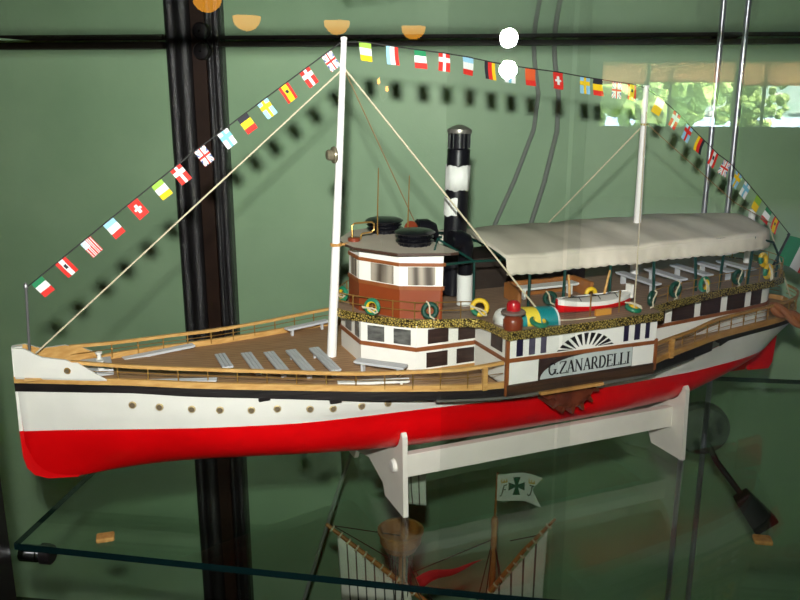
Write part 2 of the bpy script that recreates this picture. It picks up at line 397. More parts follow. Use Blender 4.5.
# ------------------------------------------------------------------ cabins
def offset_poly(poly, d):
    n = len(poly); A = sum(poly[i][0]*poly[(i+1) % n][1]-poly[(i+1) % n][0]*poly[i][1] for i in range(n)); sg = 1 if A > 0 else -1; out = []
    for i in range(n):
        p0, p1, p2 = poly[i-1], poly[i], poly[(i+1) % n]
        def nrm(a, b):
            dx, dy = b[0]-a[0], b[1]-a[1]; l = math.hypot(dx, dy) or 1; return (sg*dy/l, -sg*dx/l)
        n1, n2 = nrm(p0, p1), nrm(p1, p2); k = 1+n1[0]*n2[0]+n1[1]*n2[1]; k = max(k, .3)
        out.append((p1[0]+d*(n1[0]+n2[0])/k, p1[1]+d*(n1[1]+n2[1])/k))
    return out
def panel(m, p, q, f0, f1, z0, z1, out=.0009, mi=0, inn=.001):
    dx, dy = q[0]-p[0], q[1]-p[1]; l = math.hypot(dx, dy); nx, ny = dy/l, -dx/l
    if nx*0+ny*(p[1]+q[1])/2+nx*((p[0]+q[0])/2-.6) < 0: nx, ny = -nx, -ny
    a = (p[0]+dx*f0, p[1]+dy*f0); b = (p[0]+dx*f1, p[1]+dy*f1)
    A = [(a[0]-nx*inn, a[1]-ny*inn), (b[0]-nx*inn, b[1]-ny*inn), (b[0]+nx*out, b[1]+ny*out), (a[0]+nx*out, a[1]+ny*out)]
    m.hexa([(x, y, z0) for x, y in A]+[(x, y, z1) for x, y in A], mi)
def mirror(p, sg): return (p[0], sg*p[1])

FORE = [(.425,-.041),(.425,.041),(.481,.0985),(.57,.0985),(.57,-.0985),(.481,-.0985)]
m = M(); m.prism(FORE, .186, .2515); fc = m.build('fore_cabin', CREAM, ship, ship=True)
m = M(); m.prism(offset_poly(FORE, .0016), .2168, .2222); m.build('trim_band', BROWNTRIM, fc, ship=True)
m = M(); m.prism(offset_poly(FORE, .001), .186, .1905); m.build('base_trim', TANDARK, fc, ship=True)
def window(parent, p, q, f0, f1, z0, z1, mt, name='cabin_window', frame=None):
    m = M(); panel(m, p, q, f0, f1, z0, z1)
    return m.build(name, mt, parent, ship=True)
for f0, f1 in ((.26,.55),(.74,.93)): window(fc, FORE[0], FORE[1], f0, f1, .2245, .2455, GREYWIN)
for sg in (1,-1):
    P, Q, R = (mirror(FORE[i], sg) for i in (1,2,3))
    for f0, f1 in ((.13,.43),(.60,.90)): window(fc, P, Q, f0, f1, .2245, .245, GREYWIN)
    for s0, s1 in ((.497,.5265),(.541,.566)):
        f = lambda s: (s-.481)/(.57-.481)
        window(fc, Q, R, f(s0), f(s1), .2255, .245, DARKWOOD); window(fc, Q, R, f(s0)-.02, f(s1)-.01, .193, .2135, DARKWOOD)
# paddle boxes
PB0, PB1, PT = .566, .795, .185
for sg in (1, -1):
    box_ = [(PB0, sg*.095), (PB0, sg*PT), (PB1, sg*PT), (PB1, sg*.095)]
    m = M(); m.prism(box_, .186, .2515); pb = m.build('paddle_box', CREAM, ship, ship=True)
    m = M(); m.prism(offset_poly(box_, .0016), lambda p: .2178-(p[0]-PB0)*.012, lambda p: .2228-(p[0]-PB0)*.012); m.build('trim_band', BROWNTRIM, pb, ship=True)
    m = M(); m.box((PB0-.002, sg*PT-.002, .174), (PB0+.0025, sg*PT+.002, .2515)); m.build('corner_post', BROWNTRIM, pb, ship=True)
    m = M(); m.box((PB1-.0025, sg*PT-.002, .178), (PB1+.002, sg*PT+.002, .222)); m.build('corner_post', BROWNTRIM, pb, ship=True)
    m = M(); m.box((PB0, sg*.12, .1735), (PB1, sg*(PT+.002), .188)); m.build('sill_beam', BROWNBLACK, pb, ship=True)
    window(pb, (PB0, sg*.1), (PB0, sg*PT), (.144-.1)/.085, (.173-.1)/.085, .2280, .2460, DARKWOOD)
    f = lambda s: (s-PB0)/(PB1-PB0)
    for s0, s1 in ((.579,.588),(.597,.6055),(.614,.622),(.741,.7485),(.7585,.767),(.776,.7825)):
        window(pb, (PB0, sg*PT), (PB1, sg*PT), f(s0), f(s1), .2245, .2475, BLUEBLACK if s0 < .59 or s0 > .7 else mat('smoked slot', (92,86,104), .4, noise=.4, scale=90) if 'smoked slot' not in MATS else MATS['smoked slot'], 'window_slot')
    m = M(); cs, cz = .682, .212
    for k in range(13):
        a = PI*(k+.5)/13
        r0, r1 = .50, 1.0; w0, w1 = .012, .075
        pts = [(r0, a-w0/r0*.8), (r0, a+w0/r0*.8), (r1, a+w1), (r1, a-w1)]
        pts = [(cs+.0455*r*math.cos(q), max(.2235, cz+.0315*r*math.sin(q))) for r, q in pts]
        if max(p[1] for p in pts) < .2245: continue
        A = [(x, sg*(PT-.001), z) for x, z in pts]+[(x, sg*(PT+.0008), z) for x, z in pts]; m.hexa(A)
    m.build('fan_opening', INK, pb, ship=True)
    # name board
    m = M(); panel(m, (PB0, sg*PT), (PB1, sg*PT), f(.612), f(.757), .1875, .2175, .0008); m.build('dark_backboard', DARKWOOD, pb, ship=True)
    m = M(); pts = [(.6145,.1895)]+[(.6145+.075*(1-math.cos(a)), .1895+.0265*math.sin(a)) for a in rng(.08, PI/2, 10)]+[(.7555,.216),(.7555,.1895)]
    m.prism(pts, PT+.0004, PT+.002); m.v = [(x, sg*z, y) for x, y, z in m.v]
    nb = m.build('name_board', SIGNGREY, pb, ship=True)
    # serif lettering
    m = M(); GL = {
     'G': [('arc',.42,.5,.4,.48,40,330,.12),('l',.80,.05,.80,.42,.12),('l',.6,.42,.95,.42,.05)],
     '.': [('l',.1,.0,.1,.13,.16)],
     'Z': [('l',.05,.97,.85,.97,.06),('l',.82,.95,.08,.05,.13),('l',.05,.03,.9,.03,.06),('l',.06,.78,.06,1,.05),('l',.9,0,.9,.22,.05)],
     'A': [('l',.08,0,.45,1,.06),('l',.45,1,.85,0,.14),('l',.22,.35,.66,.35,.05),('l',-.05,.02,.22,.02,.05),('l',.68,.02,1,.02,.05)],
     'N': [('l',.15,0,.15,1,.06),('l',.15,.97,.85,.03,.14),('l',.85,0,.85,1,.06),('l',0,.02,.3,.02,.05),('l',0,.98,.2,.98,.05),('l',.7,.98,1,.98,.05)],
     'R': [('l',.18,0,.18,1,.14),('arc',.42,.74,.26,.25,-90,90,.12),('l',.18,.98,.44,.98,.06),('l',.18,.49,.44,.49,.06),('l',.45,.48,.88,.0,.13),('l',0,.02,.36,.02,.05),('l',.78,.02,1,.02,.05)],
     'D': [('l',.18,0,.18,1,.14),('arc',.42,.5,.42,.48,-90,90,.13),('l',.05,.98,.44,.98,.06),('l',.05,.02,.44,.02,.06)],
     'E': [('l',.2,0,.2,1,.14),('l',.02,.98,.75,.98,.06),('l',.02,.02,.8,.02,.06),('l',.2,.51,.6,.51,.05),('l',.75,.8,.75,1,.05),('l',.8,0,.8,.22,.05),('l',.6,.4,.6,.62,.04)],
     'L': [('l',.2,0,.2,1,.14),('l',.02,.98,.4,.98,.05),('l',.02,.02,.8,.02,.06),('l',.8,0,.8,.25,.05)],
     'I': [('l',.25,0,.25,1,.14),('l',.05,.98,.45,.98,.05),('l',.05,.02,.45,.02,.05)]}
    adv = {'G':1.0,'.':.32,'Z':.98,'A':.98,'N':1.1,'R':1.0,'D':1.0,'E':.9,'L':.88,'I':.52}
    word = 'G.ZANARDELLI'; tot = sum(adv[c] for c in word); x0, x1 = (.6265,.7525); hgt = .0165; zb = .1935
    if sg < 0: x0, x1 = (.7525,.6265)
    sc = (x1-x0)/tot; cx = x0
    def stroke(xa, ya, xb, yb, w):
        l = math.hypot((xb-xa)*abs(sc), (yb-ya)*hgt) or 1e-6; dx, dz = (xb-xa)*sc/l, (yb-ya)*hgt/l; w = w*hgt*.52
        a = (cx+xa*sc, zb+ya*hgt); b = (cx+xb*sc, zb+yb*hgt)
        pts = [(a[0]-dz*w, a[1]+dx*w), (b[0]-dz*w, b[1]+dx*w), (b[0]+dz*w, b[1]-dx*w), (a[0]+dz*w, a[1]-dx*w)]
        m.hexa([(x, sg*(PT+.0018), z) for x, z in pts]+[(x, sg*(PT+.0025), z) for x, z in pts])
    for c in word:
        for st in GL[c]:
            if st[0] == 'l': stroke(*st[1:])
            else:
                _, ccx, ccy, rx, ry, a0, a1, w = st; pr = None
                for a in rng(math.radians(a0), math.radians(a1), 9):
                    q = (ccx+rx*math.cos(a), ccy+ry*math.sin(a))
                    if pr: stroke(pr[0], pr[1], q[0], q[1], w)
                    pr = q
        cx += adv[c]*sc
    m.build('name_lettering', INK, pb, ship=True)
    # paddle wheel below the box, with its fender plank
    m = M(); wc = (.676, .172)
    m.lathe([(.004,-.022),(.034,-.022),(.036,-.02),(.036,-.016),(.030,-.015),(.030,.015),(.036,.016),(.036,.02),(.034,.022),(.004,.022)], (wc[0], sg*.152, wc[1]), 32, axis=(0,sg*1,0))
    for k in range(16):
        a = 2*PI*k/16; ca, sa = math.cos(a), math.sin(a); P = []
        for t in (-.022,.022):
            for r, w in ((.030,-.004),(.044,-.0015),(.044,.0015),(.030,.004)): P.append((wc[0]+r*ca-w*sa, sg*.152+t, wc[1]+r*sa+w*ca))
        m.hexa(P)
    m.build('paddle_wheel', RUST, ship, ship=True)
    m = M(); m.box((.615, sg*.160, .1690), (.711, sg*.190, .1730)); m.build('fender_plank', TANDARK, ship, ship=True)
# aft cabin
AT = lambda s: pchip([.79,.87,.97,1.06,1.09,1.11,1.125,1.13],[.118,.111,.103,.0945,.088,.070,.035,0])(s)
AS = [.79,.83,.87,.92,.97,1.02,1.06,1.08,1.09,1.10,1.11,1.118,1.125]
AFT = [(s, AT(s)) for s in AS]+[(1.13,0)]+[(s, -AT(s)) for s in reversed(AS)]
m = M(); m.prism(AFT, .182, .2515); ac = m.build('aft_cabin', CREAM, ship, ship=True)
m = M(); m.prism(offset_poly(AFT, .0016), lambda p: .2085+(p[0]-.83)*.022, lambda p: .2138+(p[0]-.83)*.022); m.build('trim_band', BROWNTRIM, ac, ship=True)
m = M(); m.prism(offset_poly(AFT, .0018), lambda p: .2405+(p[0]-.83)*.010, lambda p: .2455+(p[0]-.83)*.010); m.build('upper_trim_band', BROWNTRIM, ac, ship=True)
for sg in (1,-1):
    edges = [.80,.873,.884,.925,.937,.978,.99,1.028,1.04,1.06]
    wins = [(.803,.870),(.884,.928),(.941,.982),(.996,1.034),(1.048,1.072)]
    for s0, s1 in wins:
        p, q = (s0, sg*AT(s0)), (s1, sg*AT(s1)); z0 = .2145+(s0-.83)*.022; window(ac, p, q, 0, 1, z0, .2405+(s0-.83)*.010, DARKWOOD)

# ------------------------------------------------------------------ upper deck
UP = [(.405,.0),(.409,.014),(.418,.030),(.432,.048),(.455,.074),(.48,.096),(.515,.108),(.545,.117),(.559,.126),(.563,.15),(.5645,.190),(.70,.1905),(.798,.189),(.803,.165),(.815,.157),(.84,.149),(.9,.134),(.96,.121),(1.03,.112),(1.08,.106),(1.115,.092),(1.14,.068),(1.155,.035)]
UPP = UP+[(1.159,0)]+[(s, -t) for s, t in reversed(UP[1:])]
m = M(); m.prism(UPP, .2503, .2583); ud = m.build('upper_deck', DECK2, ship, ship=True)
m = M(); n = len(UPP); o1 = offset_poly(UPP, .0018); i1 = offset_poly(UPP, -.0005); o = 0
for i in range(n): m.v += [(*i1[i], .2485), (*o1[i], .2485), (*o1[i], .2596), (*i1[i], .2596)]
for i in range(n):
    a, b = i*4, ((i+1) % n)*4
    for j in range(4): m.f.append([a+j, b+j, b+(j+1) % 4, a+(j+1) % 4]); m.m.append(0)
m.build('gilt_fascia', GOLD, ud, ship=True)
ZD = .2583
# upper railings
INS = offset_poly(UPP, -.0025)
def uprail(idx0, idx1):
    pts = INS[idx0:idx1]
    for sg in (1, -1):
        m = M()
        for z in (.2705, .2815): m.tube([(p[0], sg*p[1], z) for p in pts], .0007, 5)
        r = m.build('upper_railing', BRASS, ship, ship=True)
        acc = 0
        for k in range(len(pts)-1):
            p, q = pts[k], pts[k+1]; L = math.hypot(q[0]-p[0], q[1]-p[1]); d = -acc
            while d+.030 <= L:
                d += .030; f = d/L; c = (p[0]+(q[0]-p[0])*f, sg*(p[1]+(q[1]-p[1])*f))
                w = M(); w.tube([(c[0], c[1], ZD-.001), (c[0], c[1], .2825)], .0009, 6); w.build('stanchion', BRASS, r, ship=True)
            acc = L-d
uprail(0, 9); uprail(14, 24)
# ------------------------------------------------------------------ wheelhouse
WB = [(.430,-.021),(.430,.021),(.4655,.0785),(.512,.1020),(.515,.1020),(.515,-.1020),(.512,-.1020),(.4655,-.0785)]
WT = [(.432,-.020),(.432,.020),(.466,.077),(.515,.0995),(.518,.0995),(.518,-.0995),(.515,-.0995),(.466,-.077)]
m = M(); n = len(WB)
lv = [(.257,0.),(.297,.5),(.297,.5),(.344,1.)]
for z, f in lv: m.v += [(b[0]+(t[0]-b[0])*f, b[1]+(t[1]-b[1])*f, z) for b, t in zip(WB, WT)]
for L, mi in ((0,0),(2,1)):
    for i in range(n): m.f.append([L*n+i, L*n+(i+1) % n, L*n+n+(i+1) % n, L*n+n+i]); m.m.append(mi)
m.f.append(list(range(3*n, 4*n))); m.m.append(1)
wh = m.build('wheelhouse', [REDBROWN, CREAM], ship, ship=True, recalc=True)
WM = [(b[0]*.5+t[0]*.5, b[1]*.5+t[1]*.5) for b, t in zip(WB, WT)]
for z0, z1, P, d in ((.2965,.3015,WM,.0016),(.3275,.3318,WT,.0022)):
    m = M(); m.prism(offset_poly(P, d), z0, z1); m.build('trim_band', BROWNTRIM, wh, ship=True)
for sg in (1,-1):
    G = [(w[0]*.3+t[0]*.7, sg*(w[1]*.3+t[1]*.7)) for w, t in zip(WM, WT)]
    window(wh, G[1], G[2], .16, .36, .3055, .325, CURT, 'curtained_window') if False else None
    window(wh, G[1], G[2], .30, .86, .3025, .3265, CURT, 'curtained_window')
    window(wh, G[2], G[3], .20, .86, .3025, .3265, CURT, 'curtained_window')
G = [(w[0]*.3+t[0]*.7, w[1]*.3+t[1]*.7) for w, t in zip(WM, WT)]
window(wh, G[0], G[1], .2, .8, .3025, .3265, CURT, 'curtained_window')
RP = [(.4205,-.034),(.418,.0),(.4205,.030),(.4585,.089),(.522,.112),(.534,.110),(.534,-.110),(.522,-.112),(.4585,-.089)]
m = M(); m.prism(RP, .3435, .3470, 0, 1); rf = m.build('wheelhouse_roof', [mat('dark roof edge', (70,48,36), .5, noise=.3), ROOFGREY], ship, ship=True)
ZF = .3470
# mushroom ventilators on the roof
for s, t in ((.5015,.044),(.499,-.060)):
    m = M(); m.lathe([(r*1.05, h*.82) for r, h in [(.019,0),(.019,.002),(.017,.003),(.017,.006),(.0235,.0065),(.0245,.008),(.0225,.0095),(.017,.010),(.017,.0125),(.0235,.013),(.0245,.0145),(.022,.016),(.018,.0165),(.018,.019),(.025,.0195),(.0262,.0215),(.022,.0245),(.012,.0265),(.0,.027)]], (s,t,ZF-.0005), 28)
    for k in range(16):
        a = 2*PI*k/16; m.box((s+.0205*math.cos(a)-.001, t+.0205*math.sin(a)-.001, ZF), (s+.0205*math.cos(a)+.001, t+.0205*math.sin(a)+.001, ZF+.016))
    m.build('mushroom_ventilator', BLACKP, ship, smooth=True, ship=True)
# horn pipe, antennas and red brown disc on the roof
m = M(); z0 = ZF
m.tube([(.4335,-.012,z0+.003),(.4335,-.012,z0+.0205),(.437,-.012,z0+.024),(.463,-.014,z0+.024),(.466,-.014,z0+.021),(.466,-.014,z0+.013),(.462,-.014,z0+.010),(.449,-.014,z0+.009),(.4465,-.014,z0+.006),(.4465,-.014,z0+.001)], .0013, 8)
m.lathe([(.0085,0),(.0085,.005),(.007,.0058),(0,.0058)], (.436,-.012,z0-.0005), 16, mi=1)
m.build('brass_horn', [BRASS, LAMPBROWN], ship, smooth=True, ship=True)
for s, t, h in ((.481,-.04,.094),(.519,-.02,.084)):
    m = M(); m.tube([(s,t,ZF-.0005),(s,t,ZF+.02),(s+.002,t,ZF+h)], [.0013,.001,.0007], 6); m.build('antenna', ROPEBROWN if False else BRASS, ship, ship=True)
m = M(); m.lathe([(.011,-.0015),(.011,.0015)], (.526,-.026,ZF+.0085), 20, axis=(-.8,.5,.3)); m.box((.524,-.028,ZF-.003),(.528,-.024,ZF+.006)); m.build('searchlight_disc', LAMPBROWN, ship, ship=True)

# ------------------------------------------------------------------ funnel
FA = Vector((.580,0,.262)); FB = Vector((.587,0,.490)); fd = (FB-FA).normalized()
def fp(z): k = (z-FA.z)/(FB.z-FA.z); return FA+(FB-FA)*k
m = M(); m.lathe([(.0165,0),(.0160,.18),(.0155,.2)], FA, 28, axis=fd); m.lathe([(.0160,.2),(.0160,.204),(.0150,.205),(.0135,.206),(.0135,.226)], FA, 28, axis=fd)
fn = m.build('funnel', BLACKP, ship, smooth=True, ship=True)
m = M()
n = 28
def zig(a, k): return .0012*math.sin(a*5+k)+.0008*math.sin(a*11+k*2)
o = 0
for i in range(2):
    for j in range(n):
        a = 2*PI*j/n; z = (.411 if i == 0 else .4445)+zig(a, i); c = fp(z); m.v.append((c.x+.0168*math.cos(a), c.y+.0168*math.sin(a), z))
for j in range(n): m.f.append([j, (j+1) % n, n+(j+1) % n, n+j]); m.m.append(0)
m.build('white_band', PAPERW, fn, smooth=True, ship=True, solid=.0006)
m = M()
for i in range(2):
    for j in range(9):
        a = PI*.62+PI*.55*j/8; z = (.376 if i == 0 else .4005)+zig(a, i+3); c = fp(z); m.v.append((c.x+.0172*math.cos(a), c.y+.0172*math.sin(a), z))
for j in range(8): m.f.append([j, j+1, 9+j+1, 9+j]); m.m.append(0)
m.build('white_patch', PAPERW, fn, ship=True, solid=.0006)
m = M(); m.lathe([(.0165,.226),(.017,.229),(.0165,.2315),(.010,.235),(.003,.2375),(0,.2375)], FA, 28, axis=fd); m.build('funnel_cap', SILVER, fn, smooth=True, ship=True)
m = M()
for j in range(12):
    a = 2*PI*j/12; c = FA+fd*.206; m.tube([(c.x+.0145*math.cos(a), c.y+.0145*math.sin(a), c.z), (c.x+.0145*math.cos(a)+.0006, c.y+.0145*math.sin(a), c.z+.021)], .0012, 5)
m.build('funnel_collar', BLACKP, fn, ship=True)
# cowl ventilators beside the funnel
for s, t, zt in ((.574,.05,.362),(.570,-.052,.362)):
    m = M(); m.tube([(s,t,.262),(s,t,zt-.03),(s,t,zt-.022),(s-.003,t,zt-.014),(s-.009,t,zt-.011),(s-.022,t,zt-.011)], [.0100,.0100,.0112,.0125,.0125,.0130], 20)
    m.lathe([(.0105,0),(.0105,.001),(.0,.001)], (s-.0222,t,zt-.011), 20, axis=(-1,0,0))
    cv = m.build('cowl_ventilator', BLACKP, ship, smooth=True, ship=True)
    m = M(); m.lathe([(.0108,.0),(.0108,.043)], (s,t,.2586), 20); m.build('white_sleeve', PAPERW, cv, smooth=True, ship=True)
# green tube frame by the funnel
m = M()
for sg in (1,-1):
    t = .092
    m.tube([(.566,sg*t,.262),(.566,sg*t,.3285)], .0016, 8)
    m.tube([(.510,sg*.088,.3465),(.512,sg*t,.3625),(.566,sg*t,.3285)], .0016, 8)
    m.tube([(.518,sg*t,.3275),(.566,sg*t,.3285),(.606,sg*t,.3270)], .0016, 8)
m.build('awning_frame', DKGREEN, ship, ship=True)

# ------------------------------------------------------------------ masts
def mast(p, q, r0, r1, name):
    m = M(); m.tube([p, q], [r0, r1], 14); m.lathe([(r1*1.15,0),(r1*1.15,.003),(0,.004)], q, 10); return m.build(name, MASTW, ship, smooth=True, ship=True)
M1 = mast((.3965,0,.188), (.4222,0,.6075), .0068, .0038, 'mast')
M2 = mast((.8985,0,.262), (.8952,0,.5475), .0068, .0042, 'mast')
m = M(); m.lathe([(.0105,0),(.0112,.002),(.0105,.004),(.007,.0045),(.007,.010),(.0055,.012),(.0,.012)], (.4125-.0045,.0,.4645), 16, axis=(-1,0,0)); m.build('mast_lamp', mat('tarnished lamp metal', (128,122,100), .35, .4), M1, smooth=True, ship=True)
m = M(); m.lathe([(.0078,0),(.0078,.004)], (.4062,0,.3445), 14); m.box((.406,-.002,.3447),(.424,.002,.3475)); m.build('mast_collar', TANDARK, M1, ship=True)
m = M(); m.lathe([(.0062,0),(.0062,.0035)], (.8968,0,.492), 14); m.build('mast_collar', BRASS, M2, ship=True)
m = M(); m.tube([(.020,0,.238),(.0249,0,.3225)], .0016, 8); m.lathe([(.0022,0),(.0028,.003),(.0022,.006),(.001,.008)], (.0249,0,.3215), 10); m.build('jackstaff', mat('grey metal staff', (128,128,128), .4, .5), ship, ship=True)
# rigging
def cord(name, pts, r, mt=ROPE, parent=ship): m = M(); m.tube(pts, r, 6); return m.build(name, mt, parent, ship=True)
cord('forestay', [(.0273,.0,.2425),(.4203,0,.572)], .0011)
cord('shroud', [(.4229,.002,.571),(.632,.168,.2606)], .0012)
cord('shroud', [(.4229,-.002,.571),(.632,-.168,.2606)], .0008, ROPEBROWN)
cord('shroud', [(.896,.004,.512),(.7585,.181,.2606)], .0009)
cord('shroud', [(.8945,-.004,.489),(.7585,-.150,.2606)], .0010)
cord('backstay', [(.898,0,.497),(1.09,0,.365),(1.155,.018,.330)], .0007, ROPEBROWN)
cord('backstay', [(1.148,.02,.33),(1.205,.03,.202)], .0011)
m = M(); m.box((.628,.163,.2586),(.640,.173,.2616)); m.tube([(.640,.170,.2606),(.665,.176,.2602),(.70,.178,.2602)], .0008, 5); m.build('shroud_cleat', ROPE, ship, ship=True)

# ------------------------------------------------------------------ awning
AL0, AL1 = .602, 1.098
def aw_half(s): return pchip([.6,.62,1.0,1.045,1.07,1.09,1.098],[.112,.113,.112,.107,.095,.075,.06])(s)
m = M(); NS, NT = 64, 16
def awz(s, f):   # f in -1..1 across
    return .3455-.0125*abs(f)**1.6+.0012*math.sin(s*83)*(1-abs(f)*.4)+.0008*math.sin(s*41+f*3)
m.grid(lambda u, v: (AL0+(AL1-AL0)*u, aw_half(AL0+(AL1-AL0)*u)*(2*v-1), awz(AL0+(AL1-AL0)*u, 2*v-1)), NS, NT)
for sg in (1, -1):
    nv = 220
    def vf(u, v):
        s = AL0+(AL1-AL0)*u; t = aw_half(s)*sg; z = awz(s, 1); drop = .0215+.0016*abs(math.sin(u*PI*34))
        return (s, t+sg*(.003*v+.0005*math.sin(u*150)*v), z-drop*v)
    m.grid(vf, nv, 5)
def ev(u, v):
    f = 2*u-1; s = AL1; return (s+.003*v, aw_half(s)*f, awz(s, f)-.018*v)
m.grid(ev, 10, 3)
aw = m.build('awning', CANVAS, ship, smooth=True, ship=True, solid=.0011, angle=.9)
for s in (.64,.695,.77,.845,.92,.97,1.025):
    for sg in (1,-1):
        m = M(); lean = .008*((s*37) % 1-.5); m.tube([(s-lean, sg*.111, .2578),(s+lean, sg*.109, .332)], .0021, 8); m.build('awning_post', DKGREEN, ship, ship=True)
m = M()
for sg in (1,-1): m.tube([(.606,sg*.106,.332),(1.045,sg*.106,.332)], .0014, 6)
for s in (.606,.72,.83,.95,1.05): m.tube([(s,-.106,.330),(s,-.05,.3385),(s,0,.3405),(s,.05,.3385),(s,.106,.330)], .0013, 6)
m.build('awning_frame', DKGREEN, ship, ship=True)
m = M()
for sg in (1,-1): m.tube([(1.042,sg*.105,.327),(1.075,sg*.102,.318),(1.097,sg*.094,.295),(1.101,sg*.09,.2586)], .0018, 8)
m.build('stern_hoop', DKGREEN, ship, ship=True)
m = M(); m.tube([(1.142,-.012,.2578),(1.142,-.012,.349)], .0055, 10); m.build('white_stern_post', MASTW, ship, smooth=True, ship=True)
# davits and brass block
for sg in (1,-1):
    for s, ds in ((.692,.001),(.750,.010)):
        m = M(); m.tube([(s-ds*.3,sg*.128,.2578),(s,sg*.128,.283),(s+ds,sg*.122,.306)], [.0022,.0018,.0014], 8); m.build('davit', ROPE if False else TAN, ship, ship=True)
    for s in (.701,.747):
        m = M(); m.tube([(s,sg*.164,.2578),(s,sg*.164,.2885)], .0011, 6); m.build('boat_prop', BRASS, ship, ship=True)
    m = M(); m.box((.708,sg*.166-.002,.2578),(.732,sg*.166+.002,.2665)); m.build('brass_block', mat('ochre block %d' % sg, (196,138,56), .5), ship, ship=True)
# navigation lamp on the paddle box corner
for sg, c in ((1, LAMPRED), (-1, DKGREENB)):
    m = M(); m.lathe([(.0115,0),(.0125,.004),(.0125,.012),(.011,.0155),(.009,.017),(.009,.020)], (.578,sg*.176,ZD-.0005), 22)
    nl = m.build('navigation_lamp', LAMPBROWN, ship, smooth=True, ship=True)
    m = M(); m.lathe([(.009,.020),(.0155,.0205),(.0158,.022),(.0145,.0235),(.009,.0245)], (.578,sg*.176,ZD), 22); m.build('lamp_flange', mat('glassy lamp flange %d' % sg, (128,112,104), .2, .2), nl, smooth=True, ship=True)
    m = M(); m.lathe([(.0088,.0235),(.0088,.031),(.0075,.0345),(.004,.0365),(0,.037)], (.578,sg*.176,ZD), 20); m.build('lamp_dome', c, nl, smooth=True, ship=True)
# striped locker aft of the lamp
for sg in (1,):
    m = M()
    ns = 30
    def lk(u, v):
        s = .568+.074*u; e = min(1, math.sqrt(max(0, 1-(max(0, .16-u)/.16)**2))*1.0) if u < .16 else 1
        a = PI*v; return (s, .148+.030*u*.6+.019*math.cos(a)*max(e,.05), ZD-.0005+.0205*math.sin(a)**.8*max(e,.05))
    def lc(u, v): return 0 if u < .2 or u > .95 else (1 if u < .42 or u > .68 else 2)
    m.grid(lk, ns, 12, lc)
    tag(m.build('deck_locker', [PAPERW, TEAL, YELLOWP], None, smooth=True, ship=True), 'rounded deck locker with white, teal and yellow stripes behind the red lamp', 'locker')
    o = bpy.data.objects['deck_locker']; o.location = (O[0], O[1], 0); o.rotation_euler = (0,0,SHIP_ROT)
    bm = bmesh.new(); bm.from_mesh(o.data); bmesh.ops.holes_fill(bm, edges=bm.edges, sides=0); bm.to_mesh(o.data); bm.free()
# brown seat surround under the awning
m = M(); m.box((.643,.036,.2578),(.649,.078,.281)); m.box((.649,.034,.2578),(.757,.040,.2815)); m.box((.757,.034,.2578),(.763,.084,.281)); m.build('seat_surround', WOODO, ship, ship=True, bevel=.002)
# companion hatch structure, dark housing under the awning
m = M(); m.box((.60,-.10,.2578),(.82,-.02,.305)); m.build('deckhouse', mat('dark deckhouse', (52,42,36), .5, noise=.3), ship, ship=True)
m = M(); m.tube([(1.165,0,.198),(1.182,0,.236),(1.218,0,.302)], .0022, 8); m.lathe([(.0042,-.004),(.0048,0),(.0042,.004)], (1.176,0,.225), 10); m.lathe([(.002,0),(.003,.002),(.001,.005)], (1.2175,0,.301), 8); m.build('ensign_staff', mat('dark staff', (40,42,44), .4), ship, ship=True)

# ------------------------------------------------------------------ benches (stand loose on the decks)
def bench(p, q, top, w, label, group, deckz, legs=2, mt=GREYPAINT, name='deck_bench'):
    A = Vector(p); Bv = Vector(q); c = (A+Bv)/2; d = Bv-A; L = d.length; ang = math.atan2(-d.y, d.x)
    wc = WS(c.x, c.y, deckz); r = empty(name, wc, SHIP_ROT+ang, label, 'bench', group)
    h = top-deckz
    m = M()
    for k in (-1, 0, 1): m.box((-L/2, k*w/3-w/6+.0004, h-.0025), (L/2, k*w/3+w/6-.0004, h))
    m.box((-L/2+.002, -w/2+.001, h-.0035), (L/2-.002, w/2-.001, h-.002)); m.build('seat', mt, r)
    for k in range(legs):
        x = -L/2+.010+(L-.020)*k/(legs-1)
        m = M(); m.box((x-.0015, -w/2+.004, 0), (x+.0015, w/2-.004, h-.003)); m.build('leg', mt, r)
    return r
fb = [(.2488,-.025,.031),(.283,-.021,.062),(.312,-.013,.077),(.3417,-.010,.0895),(.3735,-.007,.0915)]
fl = ['first from the bow', 'second from the bow', 'third from the bow', 'fourth from the bow', 'fifth from the bow, nearest the mast']
for (s, t0, t1), l in zip(fb, fl):
    bench((s, t0), (s, t1), .2045+(.0015 if s < .27 else 0), .0145, 'short grey crosswise bench on the foredeck, '+l, 'crosswise foredeck benches', ZW(s)+.001)
ab_ = [(.8535,.022,.1095),(.909,.019,.100),(.965,.012,.092),(1.015,.012,.088),(1.055,.016,.087)]
al = ['first one just behind the rear mast', 'second aft of the rear mast', 'third aft of the rear mast', 'fourth aft of the rear mast', 'last one nearest the stern']
for (s, t0, t1), l in zip(ab_, al):
    bench((s, t0), (s, t1), .2755, .0165, 'grey slatted bench under the awning, '+l, 'slatted benches under the awning', ZD)
bench((.128,-.047), (.222,-.072), .2085, .012, 'long grey bench along the far rail near the bow', 'benches along the rails', ZW(.17)+.001)
bench((.362,-.108), (.432,-.130), .2045, .012, 'long grey bench along the far rail behind the front mast', 'benches along the rails', ZW(.4)+.001)
bench((.148,.052), (.226,.078), .2085, .011, 'grey bench along the near rail close to the bow', 'benches along the rails', ZW(.18)+.001, 3)
bench((.366,.119), (.452,.143), .1985, .011, 'pale bench along the near rail below the wheelhouse', 'benches along the rails', ZW(.4)+.001, 3, PAPERW)
bench((.409,.066), (.459,.115), .2055, .016, 'grey bench in front of the white cabin wall below the wheelhouse', 'cabin benches', ZW(.42)+.001)
bench((.655,.0525), (.753,.0525), .2755, .020, 'white bench with an orange-brown surround beneath the front of the awning', 'cabin benches', ZD, 2, PAPERW)

